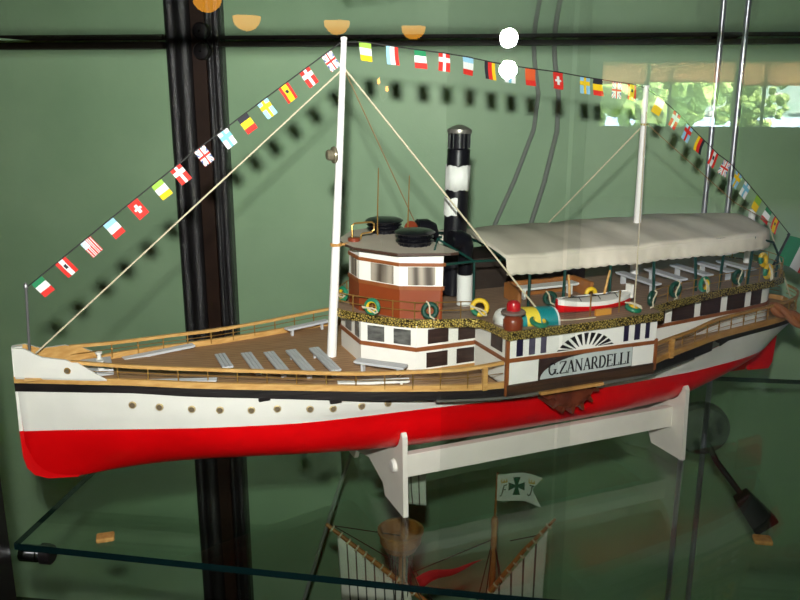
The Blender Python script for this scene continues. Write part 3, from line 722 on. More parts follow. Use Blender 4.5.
# ------------------------------------------------------------------ lifebuoys
def lifebuoy(s, t, z, face, label, kind, R=.0105, flat=False, rope=True):
    # face: direction of the ring axis in ship coordinates (s,t,z)
    ax = Vector((face[0], -face[1], face[2])).normalized()
    r = empty('lifebuoy', WS(s, t, z), SHIP_ROT, label, 'lifebuoy', 'lifebuoys on the railings' if not flat else 'lifebuoys lying flat on the upper deck')
    q = Vector((0,0,1)).rotation_difference(ax); rr = .0032
    m = M(); nu, nv = 32, 10
    for i in range(nu):
        for j in range(nv):
            a, b = 2*PI*i/nu, 2*PI*j/nv; k = R-rr+rr*math.cos(b); m.v.append(tuple(q @ Vector((k*math.cos(a), k*math.sin(a), rr*math.sin(b)))))
    for i in range(nu):
        for j in range(nv):
            m.f.append([i*nv+j, ((i+1) % nu)*nv+j, ((i+1) % nu)*nv+(j+1) % nv, i*nv+(j+1) % nv])
            outer = j < 3 or j >= nv-3+1
            if kind == 'yg': mi = 0 if outer else 1
            elif kind == 'gg': mi = 2
            elif kind == 'yy': mi = 0 if (nu*.45 < i < nu*.62) else 1
            else: mi = 0 if i < nu/2 else 1
            m.m.append(mi)
    m.build('ring', [GREENB, YELLOWB, DKGREENB], r, smooth=True, recalc=False)
    if rope:
        m = M(); w = .0011
        pts = [(-.0085,.006,.0042),(-.004,.003,.006),(.001,-.002,.0062),(.004,-.007,.006),(.003,-.0105,.005),(.0,-.009,.006),(-.002,-.002,.0062),(-.005,.004,.005),(-.0085,.008,.0035)]
        if kind == 'gg': pts = [(0,.0115,.001),(.001,.010,.0042),(.0015,.006,.0036),(-.0005,0,.003),(-.002,-.006,.0036),(.001,-.010,.0045),(.0005,-.0125,.001)]
        m.tube([tuple(q @ Vector(p)*(R/.0105)) for p in pts], w, 6); m.build('rope', ROPE, r, smooth=True)
    return r
lifebuoy(.4185,-.012,0.2745,(-.9,.3,.1), 'green and yellow lifebuoy on the upper rail just behind the front mast', 'yg')
lifebuoy(.4335,.063,0.2735,(-.72,.7,.1), 'green and yellow lifebuoy with white rope in front of the wheelhouse', 'yg', .0115)
lifebuoy(.495,.1085,0.2735,(-.35,.93,.1), 'dark green lifebuoy with white cord below the right-hand wheelhouse window', 'gg', .0115)
lifebuoy(.559,.123,0.2745,(-.45,.88,.1), 'yellow lifebuoy beside the white ventilator sleeve by the funnel', 'yy', .0125)
lifebuoy(.672,.112,0.2730,(-.5,.86,.0), 'dark green lifebuoy hung at the front corner of the awning', 'gg', .0100)
lifebuoy(.738,.112,0.2730,(-.2,.97,.0), 'yellow lifebuoy behind the bow of the near red and white boat', 'yy', .0095, rope=False)
lifebuoy(.799,.165,0.2725,(.5,.86,.0), 'dark green lifebuoy at the aft corner of the paddle box deck', 'gg', .0110)
lifebuoy(.852,.149,.2765,(.15,.98,.0), 'dark green lifebuoy on the aft rail below the second bench', 'gg', .0118)
lifebuoy(.918,.133,0.2740,(.2,.97,.0), 'yellow and green lifebuoy in the middle of the aft upper rail', 'yg', .0118)
lifebuoy(.993,.120,0.2750,(.1,.99,.0), 'blackish green lifebuoy on the aft rail beneath the scalloped awning edge', 'gg', .0118)
lifebuoy(1.06,.112,0.2760,(.3,.95,.0), 'yellow lifebuoy at the stern end of the upper rail, the lower of two', 'yy', .0125)
lifebuoy(1.056,.104,.2930,(.25,.95,.2), 'orange-yellow lifebuoy hung under the awning end, the upper of two at the stern', 'yy', .0115, rope=False)
lifebuoy(.613,.1805,0.2645,(.1,.3,1), 'yellow and green lifebuoy lying beside the red lamp and striped locker', 'yg', .0125, flat=True, rope=False)
lifebuoy(.764,.172,0.2645,(.1,.25,1), 'yellow and green lifebuoy lying behind the small boat near the paddle box corner', 'yg', .0115, flat=True)

# ------------------------------------------------------------------ ship's boats
def boat(s0, s1, t, zk, label, sg=1):
    L = s1-s0; r = empty('ships_boat', WS((s0+s1)/2, t, zk), SHIP_ROT, label, 'boat', "red and white ship's boats")
    m = M(); N = 26; rings = []
    for i in range(N+1):
        u = i/N; x = -L/2+L*u; b = .0185*max(.04, (math.sin(PI*min(1, u*.98+.01)))**.55); k = .0025*(abs(2*u-1))**3; sh = .0045*(2*u-1)**2
        ring = []
        for j in range(7):
            a = j/6*PI/2; ring.append((x, b*math.sin(a), k+.0105*(1-math.cos(a))))
        ring += [(x, b*1.04, .0108+sh*.6), (x, b*1.06, .0165+sh), (x, b*.93, .0168+sh), (x, b*.86, .0155+sh), (x, 0, .0175+sh)]
        rings.append(ring)
    K = len(rings[0])
    for g in (1,-1):
        o = len(m.v)
        for q in rings: m.v += [(p[0], g*p[1], p[2]) for p in q]
        for i in range(N):
            for j in range(K-1): m.f.append([o+i*K+j, o+i*K+K+j, o+i*K+K+j+1, o+i*K+j+1]); m.m.append(0 if j < 7 else 1)
        for e in (0, N):
            m.f.append([o+e*K+j for j in range(K)]); m.m.append(0)
    m.build('boat_hull', [RED, WHITE], r, smooth=True)
    m = M(); m.box((L/2-.003,-.006,.012),(L/2+.0015,.006,.0305)); m.build('boat_transom', WHITE, r)
    m = M()
    for x in (-.03,.0,.028): m.tube([(x,-.014,.0185),(x+.006,0,.0197),(x+.002,.014,.0185)], .0006, 5)
    m.tube([(-L*.4,.004,.0200),(0,-.003,.0205),(L*.4,.003,.0205)], .0006, 5); m.build('boat_lashing', INK, r)
    return r
boat(.664,.781,.141,.2586, 'small red and white boat on the near side beside the awning')
boat(.545,.645,-.135,.2586, 'small red and white boat on the far side, seen behind the funnel ventilator')

# ------------------------------------------------------------------ flags
FC = {k: mat('flag '+k, v, .75) for k, v in dict(r=(222,44,34), w=(236,238,236), g=(30,132,84), b=(150,200,228), k=(38,38,48), y=(246,204,24), n=(92,104,160), o=(228,92,44), l=(150,196,70), s=(120,190,216)).items()}
FK = list(FC); FM = [FC[k] for k in FK]
def bands(a): return lambda u, v: a[min(len(a)-1, int(v*len(a)))]
def stripes(a): return lambda u, v: a[min(len(a)-1, int(u*len(a)))]
def cross(bg, c, w=.11, cv=.38, inner=None):
    def f(u, v):
        if inner and (abs(u-.5) < w*.5 or abs(v-cv) < w*.45): return inner
        return c if (abs(u-.5) < w or abs(v-cv) < w*.9) else bg
    return f
def swiss(u, v): return 'w' if ((abs(u-.5) < .1 and abs(v-.5) < .27) or (abs(v-.5) < .085 and abs(u-.5) < .32)) else 'r'
def uk(u, v):
    if abs(u-.5) < .09 or abs(v-.5) < .07: return 'r'
    if abs(u-.5) < .16 or abs(v-.5) < .12: return 'w'
    d = min(abs((u-.5)-(v-.5)), abs((u-.5)+(v-.5)))
    return 'r' if d < .06 else ('w' if d < .17 else 'n')
def usa(u, v):
    if u < .5 and v < .42: return 'b' if (int(u*16)+int(v*16)) % 2 else 'w'
    return 'r' if int(u*13) % 2 == 0 else 'w'
def crest(base): 
    return lambda u, v: 'k' if (abs(u-.5) < .12 and abs(v-.45) < .11) else base(u, v)
def spain(u, v): return 'r' if u < .25 or u > .75 else ('k' if abs(u-.5) < .1 and abs(v-.4) < .1 else 'y')
DES = {'it': (bands('gwr'), 'green, white and red flag'), 'at': (crest(stripes('rwr')), 'red and white striped flag with a dark crest'), 'us': (usa, 'starred flag with red and white stripes'),
 'fr': (bands('bwr'), 'pale blue, white and red flag'), 'ch': (swiss, 'red flag with a small white cross'), 'ie': (bands('lwy'), 'light green, white and yellow flag'),
 'dk': (cross('r','w'), 'red flag with a white cross'), 'uk': (uk, 'union flag'), 'fi': (cross('w','s',.12), 'white flag with a pale blue cross'), 'be': (bands('kyr'), 'black, yellow and red flag'),
 'se': (cross('b','y'), 'light blue flag with a yellow cross'), 'es': (spain, 'red and yellow striped flag with a crest'), 'nl': (stripes('bwr'), 'pale blue, white and red striped flag'),
 'de': (stripes('kry'), 'black, red and yellow striped flag'), 'or': (bands('oor'), 'orange red flag'), 'va': (bands('wy'), 'white and yellow flag'), 'no': (cross('b','r',.11,.38), 'light blue flag with a red cross'),
 'de2': (stripes('yrk'), 'yellow, red and black striped flag'), 'li': (bands('ly'), 'light green and yellow flag')}
def bunting(name, label, line, flags, hoist, fly, group, hangfn):
    base = line[0]
    r = empty('signal_flag_bunting', (O[0], O[1], 0), SHIP_ROT, label, 'bunting', group)
    m = M(); m.tube([(p[0], 0, p[1]) for p in line], .0008, 6); m.build('flag_line', DARKCORD, r, ship=True)
    for (s, z, dsn), k in zip(flags, range(99)):
        # local line direction
        i = max(0, min(len(line)-2, max([j for j in range(len(line)-1) if line[j][0] <= s] or [0])))
        d = Vector((line[i+1][0]-line[i][0], 0, line[i+1][1]-line[i][1])).normalized()
        zz = line[i][1]+(line[i+1][1]-line[i][1])*(s-line[i][0])/(line[i+1][0]-line[i][0])
        hang = hangfn(d).normalized(); nrm = d.cross(hang); fn_, lab = DES[dsn]; ph = random.uniform(0, 6); amp = random.uniform(.0004,.0012); tw = random.uniform(-.25,.25)
        m = M(); p0 = Vector((s, 0, zz))
        def pos(u, v): return p0+d*((u-.5)*hoist)+hang*(v*fly)+nrm*(amp*math.sin(v*4+ph)*v*2+tw*(u-.5)*hoist*v)
        m.grid(pos, 16, 16, lambda u, v: FK.index(fn_(u, v)))
        m.build('signal_flag', FM, r, ship=True, recalc=False, label=lab)
    return r
# bow line
seq = ['it','at','us','fr','ch','ie','dk','uk','fi','be','se','es','dk','uk']
fl_ = [(x, 0, k) for x, k in zip([.0365,.0646,.0943,.1218,.1509,.1803,.2038,.2338,.2628,.2883,.3141,.3414,.369,.3982], seq)]
bunting('b', 'string of small flags rising from the bow staff to the front mast top', [(.0249,.323),(.12,.3945),(.22,.4685),(.32,.5375),(.4215,.6065)], fl_, .0150, .0225, 'flag strings of the model ship',
        lambda d: Vector((d.z, 0, -d.x)))
mid = [(.4222,.6046),(.4504,.605),(.4875,.6007),(.527,.5963),(.5618,.5929),(.5975,.5882),(.6327,.582),(.6784,.5757),(.7403,.5692),(.7862,.5624),(.8087,.5597),(.8423,.5555),(.8693,.5526),(.8952,.5468)]
seqm = ['ie','nl','it','dk','fr','de','fi','or','ch','se','be','uk','es']
sm = [.4504,.4875,.527,.5618,.5975,.631,.662,.695,.7403,.7862,.8087,.8423,.8693]
bunting('m', 'slack string of small flags between the two mast tops above the funnel', mid, [(s, 0, k) for s, k in zip(sm, seqm)], .0165, .0235, 'flag strings of the model ship',
        lambda d: Vector((.06, 0, -1)))
aft = [(.8952,.5468),(.9304,.5276),(.9629,.5065),(.9841,.4895),(1.0099,.4706),(1.0451,.4447),(1.0717,.4296),(1.0973,.4094),(1.1213,.3888),(1.1483,.366),(1.1734,.3445),(1.2175,.305)]
seqa = ['va','dk','no','de2','at','uk','se','fi','li','it','es']
sa = [.925,.958,.9841,1.0099,1.04,1.0665,1.093,1.114,1.142,1.167,1.187]
bunting('a', 'string of small flags falling from the rear mast top to the stern staff', aft, [(s, 0, k) for s, k in zip(sa, seqa)], .0165, .0235, 'flag strings of the model ship',
        lambda d: Vector((-.42, .0, -1)))
# ensign
m = M(); d = Vector((.034,0,.064)).normalized()
m.grid(lambda u, v: Vector((1.2175,0,.3015))-d*(.052*u)+Vector((.085*v, .006*math.sin(v*5), -.030*v+.002*math.sin(v*6))), 10, 24, lambda u, v: FK.index('gwr'[min(2, int(v*3))]))
en = m.build('ensign_flag', FM, None, ship=True, recalc=False); en.location = (O[0], O[1], 0); en.rotation_euler = (0,0,SHIP_ROT)
tag(en, 'large green, white and red flag hanging from the stern staff at the photo edge', 'flag')

# ------------------------------------------------------------------ stand
st = empty('ship_stand', WS(.69,0,0), SHIP_ROT, 'white wooden display stand with two cradles beneath the red hull', 'stand')
def hull_t(s, z):
    b = B(s); zk = ZK(s); n = NE(s); f = 1-(z-zk)/(ZWF(s)-zk)
    if f >= 1: return 0.
    return b*max(0, 1-max(0, f)**n)**(1/n)
for s in (.453,.9085):
    zb_ = min(ZK(s), ZK(s+.004))-.0015
    inner = []
    for z in rng(zb_, .108, 10):
        inner.append((max(hull_t(s-.004, z), hull_t(s+.004, z))+.002, z))
    tt = inner[-1][0]+.0035; tt = max(tt, .112 if s < .6 else .105)
    half = [(0, zb_)]+inner+[(tt-.003,.116),(tt,.118),(tt+.004,.112),(tt+.006,.05),(tt+.008,0),(.064,0),(.056,.016),(.0,.030)]
    m = M(); n = len(half)
    for sg in (1,-1):
        o = len(m.v); q = [(s-.69-.0035, sg*t, z) for t, z in half]+[(s-.69+.0035, sg*t, z) for t, z in half]; m.v += q
        for i in range(n-1): m.f.append([o+i, o+i+1, o+n+i+1, o+n+i]); m.m.append(0)
        for off in (0, n):
            # fan between the inner and outer chains
            k = len(inner)+1
            inn = [o+off+i for i in range(k)]; outc = [o+off+i for i in range(n-1, k-1, -1)]
            i = j = 0
            while i < len(inn)-1 or j < len(outc)-1:
                if j >= len(outc)-1 or (i < len(inn)-1 and i/(len(inn)-1) <= j/(len(outc)-1)): m.f.append([inn[i], inn[i+1], outc[j]]); i += 1
                else: m.f.append([inn[i], outc[j+1], outc[j]]); j += 1
                m.m.append(0)
    cr = m.build('cradle', STANDW, st, ship=True)
    if s < .6:
        m = M(); m.lathe([(.009,0),(.009,.003),(.0075,.005),(0,.0058)], (s-.69-.0034,.1,.062), 16, axis=(-1,0,0)); m.build('bolt_head', WHITE, cr, smooth=True, ship=True)
for t in (.1,-.1):
    m = M(); m.box((.453-.69+.003, t-.006, .044), (.9085-.69-.003, t+.006, .0765)); m.build('crossbar', STANDW, st, ship=True, bevel=.0008)

FLASH, FSIZE, FH, FBK, FTILT, SKYS, SUNE, SPREAD, FPAN = 8.2, .030, .092, .050, 13., 2.8, 120., 94., 6.
# ------------------------------------------------------------------ display case
def place(o): o.rotation_euler = (0,0,-PSI); return o      # mesh given in case coordinates (a, b, z)
GLASS = glass_mat('clear shelf glass', (.85,.905,.86))
GEDGE = mat('dark green glass edge', (10, 34, 36), .12)
PANE = glass_mat('clear front pane', (.955,.97,.96), base=.075)
def slab(poly, z0, z1, name, label, cat):
    m = M(); n = len(poly)
    m.v = [(p[0], p[1], z0) for p in poly]+[(p[0], p[1], z1) for p in poly]
    for i in range(n): m.f.append([i, (i+1) % n, n+(i+1) % n, n+i]); m.m.append(1)
    m.f.append(list(reversed(range(n)))); m.m.append(0); m.f.append([n+i for i in range(n)]); m.m.append(0)
    return tag(place(m.build(name, [GLASS, GEDGE])), label, cat)
slab([(-.5965,.853),(.0,.824),(1.0,.80),(1.0,1.592),(-.5965,1.592)], -.009, 0., 'glass_shelf', 'clear glass shelf with dark green edge carrying the model steamer', 'shelf')
slab([(-.62,.81),(1.0,.79),(1.0,1.885),(-1.1,1.885),(-1.1,1.4)], .646, .654, 'glass_shelf', 'upper clear glass shelf above the mast tops', 'shelf')
ZFL, ZCE = -.95, 2.4
# green display wall
GREENW = mat('green painted display wall', (166, 198, 158), .5, rgb2=(148, 182, 143), scale=3.5, bump=.12, bscale=140)
m = M(); m.box((-7,2.0,-.95),(8,2.1,ZCE)); wf = struct(place(m.build('wall_front', GREENW)))
# metal upright
HAM = mat('black hammered metal', (44, 42, 44), .24, .3, bump=1., bscale=330, spec=1.)
UPW = mat('dark brown upright wood', (52, 32, 22), .45, noise=.3, scale=30)
up = empty('shelf_upright', WA(-.7434,1.975,-.95), -PSI, 'wide black metal upright with brown centre strip against the green wall', 'upright')
m = M(); m.box((-.0715,0,0),(.0635,.0245,3.35)); m.build('back_plate', HAM, up)
m = M(); m.tube([(-.059,-.004,0),(-.059,-.004,3.35)], .0135, 24); m.build('edge_strip', HAM, up, smooth=True)
m = M(); m.tube([(-.027,-.006,0),(-.027,-.006,3.35)], .018, 28); m.build('raised_strip', HAM, up, smooth=True)
m = M(); m.box((-.008,-.008,0),(.025,0,3.35)); m.build('centre_strip', UPW, up)
m = M(); m.tube([(.033,-.004,0),(.033,-.004,3.35)], .006, 14); m.build('bead', HAM, up, smooth=True)
m = M(); m.tube([(.053,-.004,0),(.053,-.004,3.35)], .010, 20); m.build('edge_strip', HAM, up, smooth=True)
BLK = mat('black clamp plastic', (26, 22, 24), .35)
CHROME = mat('chrome metal', (190, 190, 194), .12, 1.)
for z, l in ((.669,'round black clamp on the upright, above the upper glass shelf'), (.624,'round black clamp on the upright, below the upper glass shelf')):
    r = empty('shelf_clamp', WA(-.7205,1.962,z), -PSI, l, 'clamp', 'round shelf clamps on the upright')
    m = M(); m.lathe([(.011,0),(.0205,.001),(.0205,.016),(.017,.021),(.006,.023),(0,.023)], (0,0,0), 24, axis=(0,-1,0)); m.build('knob', BLK, r, smooth=True)
    m = M(); m.lathe([(.003,.0232),(.003,.0245),(0,.0245)], (0,0,0), 10, axis=(0,-1,0)); m.build('screw', CHROME, r)
# rail behind the upper shelf
m = M(); m.box((-7,1.95,.630),(-.816,2.0,.645)); o = tag(place(m.build('shelf_rail', mat('dark brown shelf rail', (40,32,22), .5))), 'dark horizontal rail on the green wall left of the upright', 'rail')
m = M(); m.box((-.679,1.95,.634),(4,2.0,.645)); o = tag(place(m.build('shelf_rail', MATS['dark brown shelf rail'])), 'dark horizontal rail on the green wall right of the upright', 'rail')
ROD = mat('brushed chrome rod', (214, 214, 226), .34, .85)
# twin chrome rods with round roses
rr = empty('rod_upright', WA(.455,1.89,-.95), -PSI, 'pair of slim chrome rods standing behind the stern', 'upright')
for x in (-.0245,.0245):
    m = M(); m.tube([(x,0,0),(x,0,3.35)], .0062, 14); m.build('rod', ROD, rr, smooth=True)
LB = mat('matt black lamp metal', (20,18,18), .45)
for a, z, l in ((.395,-.108,'black spotlight with round base and flat head beneath the stern'),):
    r = empty('spotlight', WA(a,1.60,z), -PSI, l, 'lamp')
    m = M(); m.lathe([(.052,0),(.054,.004),(.054,.018),(.048,.026),(0,.028)], (0,0,0), 32, axis=(0,-1,0)); m.build('round_base', LB, r, smooth=True)
    m = M(); m.tube([(.01,-.02,-.02),(.030,-.03,-.06),(.082,-.04,-.125)], .006, 10); m.build('arm', LB, r, smooth=True)
    m = M(); d = Vector((.052,0,-.062)).normalized(); x = Vector((d.z*-1,0,d.x)); c = Vector((.078,-.05,-.120)); P = []
    for yy in (-.075,-.045):
        for f, w in ((0,.016),(0,-.016),(.085,-.026),(.085,.026)): q = c+d*f+x*w; P.append((q.x, yy+.01, q.z))
    m.hexa(P); m.build('lamp_head', LB, r, bevel=.004)
r = empty('rod_rose', WA(.455,1.92,.705), -PSI, 'round dark rose at the top of the chrome rods', 'clamp')
m = M(); m.lathe([(.062,0),(.064,.004),(.064,.018),(.057,.026),(0,.028)], (0,.05,0), 32, axis=(0,-1,0)); m.build('round_base', mat('dark maroon metal', (44,14,18), .4), r, smooth=True)
# cork pads on the shelf
CORK = mat('cork pad', (206,158,86), .8, rgb2=(176,128,66), scale=160)
for a, b, l, rz in ((-.487,.876,'small cork pad on the glass shelf near its left end',.3), (.33,.976,'small cork pad on the glass shelf near its right front',-.2)):
    m = M(); m.box((-.011,-.009,0),(.011,.009,.006)); o = m.build('cork_pad', CORK, bevel=.002); o.location = WA(a,b,0.); o.rotation_euler = (0,0,rz); tag(o, l, 'pad', 'cork pads on the glass shelf')
# corner post and chrome shelf support
m = M(); m.box((-.70,.79,-.95),(-.597,.845,1.9)); m.v = [(x-(.02 if False else 0), y, z) for x, y, z in m.v]
tag(place(m.build('corner_post', BLK)), 'black corner post of the display case at the lower left edge', 'post')
r = empty('shelf_support', WA(-.597,.868,-.022), -PSI, 'chrome shelf support under the left end of the glass shelf', 'support')
m = M(); m.lathe([(.011,0),(.011,.022),(.0095,.023),(.0095,.028)], (0,0,0), 24, axis=(1,0,0)); m.build('barrel', CHROME, r, smooth=True)
m = M(); m.lathe([(.0125,.028),(.0125,.040),(.010,.042),(0,.042)], (0,0,0), 24, axis=(1,0,0)); m.box((.026,-.005,.009),(.038,.005,.0128)); m.build('grip', BLK, r, smooth=True)
# floor of the case
m = M(); m.box((-1.6,.70,-.95),(2.0,2.0,-.93)); tag(place(m.build('case_floor', mat('dark green case floor', (60,84,58), .6, noise=.2, scale=6))), 'dark green floor of the display case beneath the lower model', 'panel')
m = M(); m.box((-.40,1.05,-.93),(.20,1.29,-.61)); tag(place(m.build('display_plinth', mat('dark plinth', (48,40,34), .5), bevel=.004)), 'dark plinth carrying the wooden caravel beneath the glass shelf', 'plinth')
# white cables hanging on the wall
CAB = mat('grey cable', (150,156,148), .5)
m = M(); m.tube([(a-.012,b,z) for a,b,z in [(0.051, 1.985, 0.74), (0.062, 1.985, 0.605), (0.074, 1.985, 0.527), (0.067, 1.985, 0.448), (0.027, 1.985, 0.33), (-0.022, 1.985, 0.209), (-0.079, 1.985, 0.043)]], .005, 8); tag(place(m.build('cable', CAB, smooth=True)), 'grey cable hanging on the green wall, the left of two above the awning', 'cable', 'cables on the wall')
m = M(); m.tube([(0.084, 1.985, 0.735), (0.096, 1.985, 0.6), (0.108, 1.985, 0.522), (0.108, 1.985, 0.443), (0.084, 1.985, 0.325), (0.051, 1.985, 0.204), (-0.006, 1.985, 0.038)], .0055, 8); tag(place(m.build('cable', CAB, smooth=True)), 'grey cable hanging on the green wall, the right of two above the awning', 'cable', 'cables on the wall')
m = M(); m.tube([(-.245,1.60,-.02),(-.34,1.60,-.29),(-.42,1.62,-.55),(-.53,1.62,-.93)], .004, 8); tag(place(m.build('cable', CAB, smooth=True)), 'grey cable running down beneath the shelf at the left of the lower ship', 'cable', 'cables on the wall')
# brown twisted rope at the right edge
r = empty('mooring_rope', WA(.415,1.22,0), -PSI, 'thick brown twisted rope drooping past the stern at the right edge', 'rope')
for k in (0, 1):
    m = M(); pts = []
    base = [(.0,.10,.215),(.03,.08,.203),(.07,.05,.180),(.12,.02,.145),(.18,0,.09),(.22,0,.02),(.25,0,.006),(.30,0,.006)]
    for i in range(len(base)-1):
        for q in range(8):
            f = q/8; p = [base[i][c]+(base[i+1][c]-base[i][c])*f for c in range(3)]; a = (i*8+q)*.55+PI*k; pts.append((p[0], p[1]+.0055*math.cos(a), p[2]+.0055*math.sin(a)))
    m.tube(pts, [.004]+[.0060]*(len(pts)-1), 8); m.build('strand', CARVED, r, smooth=True)

# ------------------------------------------------------------------ lower model: caravel
OAK = mat('oak spar wood', (176,120,60), .45, rgb2=(140,88,40), scale=60, stretch=(1,1,.3))
DKWOOD2 = mat('dark rigging twine', (50,40,30), .8)
SAIL = mat('linen sail', (206,204,194), .85, noise=.06)
SAILRED = mat('red sail cloth', (190,28,36), .8)
SEAM = mat('sail seam', (70,70,64), .8)
CK = 1.0636
cv = empty('model_caravel', WA(-.0957,1.17,-.61), -PSI, 'wooden model caravel with linen sails on the plinth below the glass shelf', 'model ship')
ca = lambda a, b, z: ((a+.09)*CK, (b-1.10)*CK, (z+.54)*CK)
# hull standing on the case floor
m = M(); N = 24; rings = []
for i in range(N+1):
    u = i/N; a = -.33+.52*u; b = .075*max(.05, math.sin(PI*min(.97, u*.86+.09)))**.7; sh = .05*(2*u-1)**2+(.035 if u > .72 else 0); rings.append([(a, b*math.sin(j/8*PI/2)*(1 if j < 8 else .96), -.54+(.012 if 0 < i < N else .03)+(.10+sh)*(1-math.cos(j/8*PI/2))) for j in range(9)])
K = 9
for sg in (1,-1):
    o = len(m.v)
    for q in rings: m.v += [ca(p[0], 1.10+sg*p[1], p[2]) for p in q]
    for i in range(N):
        for j in range(K-1): m.f.append([o+i*K+j, o+i*K+K+j, o+i*K+K+j+1, o+i*K+j+1]); m.m.append(0)
o = len(m.v)
for q in rings: m.v += [ca(q[-1][0], 1.10+q[-1][1]*.97, q[-1][2]-.006), ca(q[-1][0], 1.10-q[-1][1]*.97, q[-1][2]-.006)]
for i in range(N): m.f.append([o+2*i, o+2*i+1, o+2*i+3, o+2*i+2]); m.m.append(0)
m.box(ca(-.30,1.095,-.54), ca(.16,1.105,-.52)); m.build('hull', OAK, cv, smooth=True)
def spar(name, pts, r): m = M(); m.tube([ca(*p) for p in pts], r, 10); return m.build(name, OAK, cv, smooth=True)
mm = spar('main_mast', [(-.140,1.10,-.46),(-.140,1.10,-.16),(-.136,1.10,.0)], [.0075,.006,.003])
mz = spar('mizzen_mast', [(-.006,1.10,-.46),(-.004,1.10,-.13),(-.003,1.10,-.06)], [.006,.0052,.0045])
m = M(); m.lathe([(.005,-.01),(.006,.0),(.006,.006),(.004,.012)], ca(-.003,1.10,-.07), 12); m.tube([ca(-.003,1.10,-.06), ca(-.001,1.10,.012)], .002, 8); m.build('topmast', OAK, mz, smooth=True)
# crow's nest
m = M(); m.lathe([(.012,0),(.026,.003),(.031,.014),(.033,.016),(.033,.020),(.034,.030),(.037,.032),(.037,.036),(.032,.036),(.030,.016),(.01,.012)], ca(-.142,1.10,-.123), 28)
m.build('crows_nest', OAK, mm, smooth=True)
m = M()
for k in range(10):
    a = 2*PI*k/10; m.tube([ca(-.142+.018*math.cos(a),1.10+.018*math.sin(a),-.121), ca(-.142+.034*math.cos(a)*.4,1.10+.03*math.sin(a),-.25)], .0011, 5)
m.build('futtock_shrouds', DKWOOD2, mm)
# small square topsail
def sail(name, quad, nseam, parent, mat_extra=None, bulge=.008):
    A, Bq, Cq, Dq = [Vector(ca(*p)) for p in quad]; m = M()
    def f(u, v):
        p = (A*(1-u)+Bq*u)*(1-v)+(Dq*(1-u)+Cq*u)*v; return p+Vector((0,-bulge*math.sin(PI*u)*math.sin(PI*min(1,v+.1)),0))
    nu = nseam*6
    m.grid(f, nu, 16, (lambda u, v: 1 if (int(u*nu) % 6 == 0 and int(u*nu) > 0) else (mat_extra(u, v) if mat_extra else 0)))
    return m.build(name, [SAIL, SEAM, SAILRED], parent, smooth=True, solid=.0008)
sail('topsail', [(-.150,1.10,.02),(-.105,1.10,.018),(-.103,1.09,-.042),(-.145,1.09,-.040)], 4, mm)
# fore yard with red crossed sail
y1 = spar('main_yard', [(-.252,1.085,-.080),(-.142,1.085,-.1675),(-.10,1.085,-.20)], [.003,.0045,.004])
m = M()
for k in range(11):
    f = k/11; p = (-.243+.135*f, 1.085, -.087-.108*f); m.lathe([(.0058,-.0012),(.0062,0),(.0058,.0012)], ca(*p), 10, axis=(.78,0,-.62))
m.build('yard_lashing', ROPE, y1)
def redx(u, v): return 2 if (abs(u-.62) < .07+.10*abs(v-.60) and .2 < v < .95) or (abs(v-.60) < .06+.10*abs(u-.62) and .3 < u < .95) else 0
sail('mainsail', [(-.236,1.088,-.096),(-.125,1.088,-.186),(-.10,1.06,-.40),(-.215,1.06,-.40)], 8, y1, redx, .02)
# mizzen lateen
y2 = spar('mizzen_yard', [(.083,1.09,-.050),(.040,1.09,-.105),(-.016,1.09,-.190),(-.03,1.09,-.21)], [.0022,.0034,.004,.004])
m = M()
for k in range(10):
    f = k/10; p = (.074-.090*f, 1.09, -.062-.128*f); m.lathe([(.005,-.0012),(.0054,0),(.005,.0012)], ca(*p), 10, axis=(.58,0,.8))
m.build('yard_lashing', ROPE, y2)
sail('mizzen_sail', [(-.012,1.088,-.192),(.073,1.088,-.068),(.066,1.075,-.33),(.0,1.075,-.36)], 5, y2)
# rigging
m = M()
for p, q in (((-.242,1.09,-.085),(-.140,1.10,-.10)),((-.246,1.09,-.083),(-.140,1.10,-.15)),((-.140,1.10,-.11),(-.05,1.06,-.34)),((-.140,1.10,-.12),(-.02,1.12,-.36)),((-.120,1.08,-.17),(-.05,1.08,-.30)),
             ((-.004,1.10,-.09),(.04,1.06,-.36)),((-.004,1.10,-.09),(.05,1.06,-.36)),((-.004,1.10,-.09),(-.06,1.06,-.36)),((-.004,1.10,-.09),(-.03,1.06,-.37)),((-.004,1.10,-.095),(-.14,1.10,-.17)),((.060,1.09,-.078),(.02,1.09,-.09))):
    m.tube([ca(*p), ca(*q)], .0009, 5)
m.build('rigging', DKWOOD2, cv)
m = M(); pts = [ca(-.118,1.095,-.166), ca(-.018,1.095,-.128), ca(-.11,1.095,-.186)]
m.grid(lambda u, v: (Vector(pts[0])*(1-u)+Vector(pts[1])*u)*(1-v)+(Vector(pts[2])*(1-u)+Vector(pts[1])*u)*v+Vector((0,.004*math.sin(u*9),.006*math.sin(u*5)*(1-u))), 16, 3); m.build('red_pennant', SAILRED, mm, smooth=True, solid=.0006)
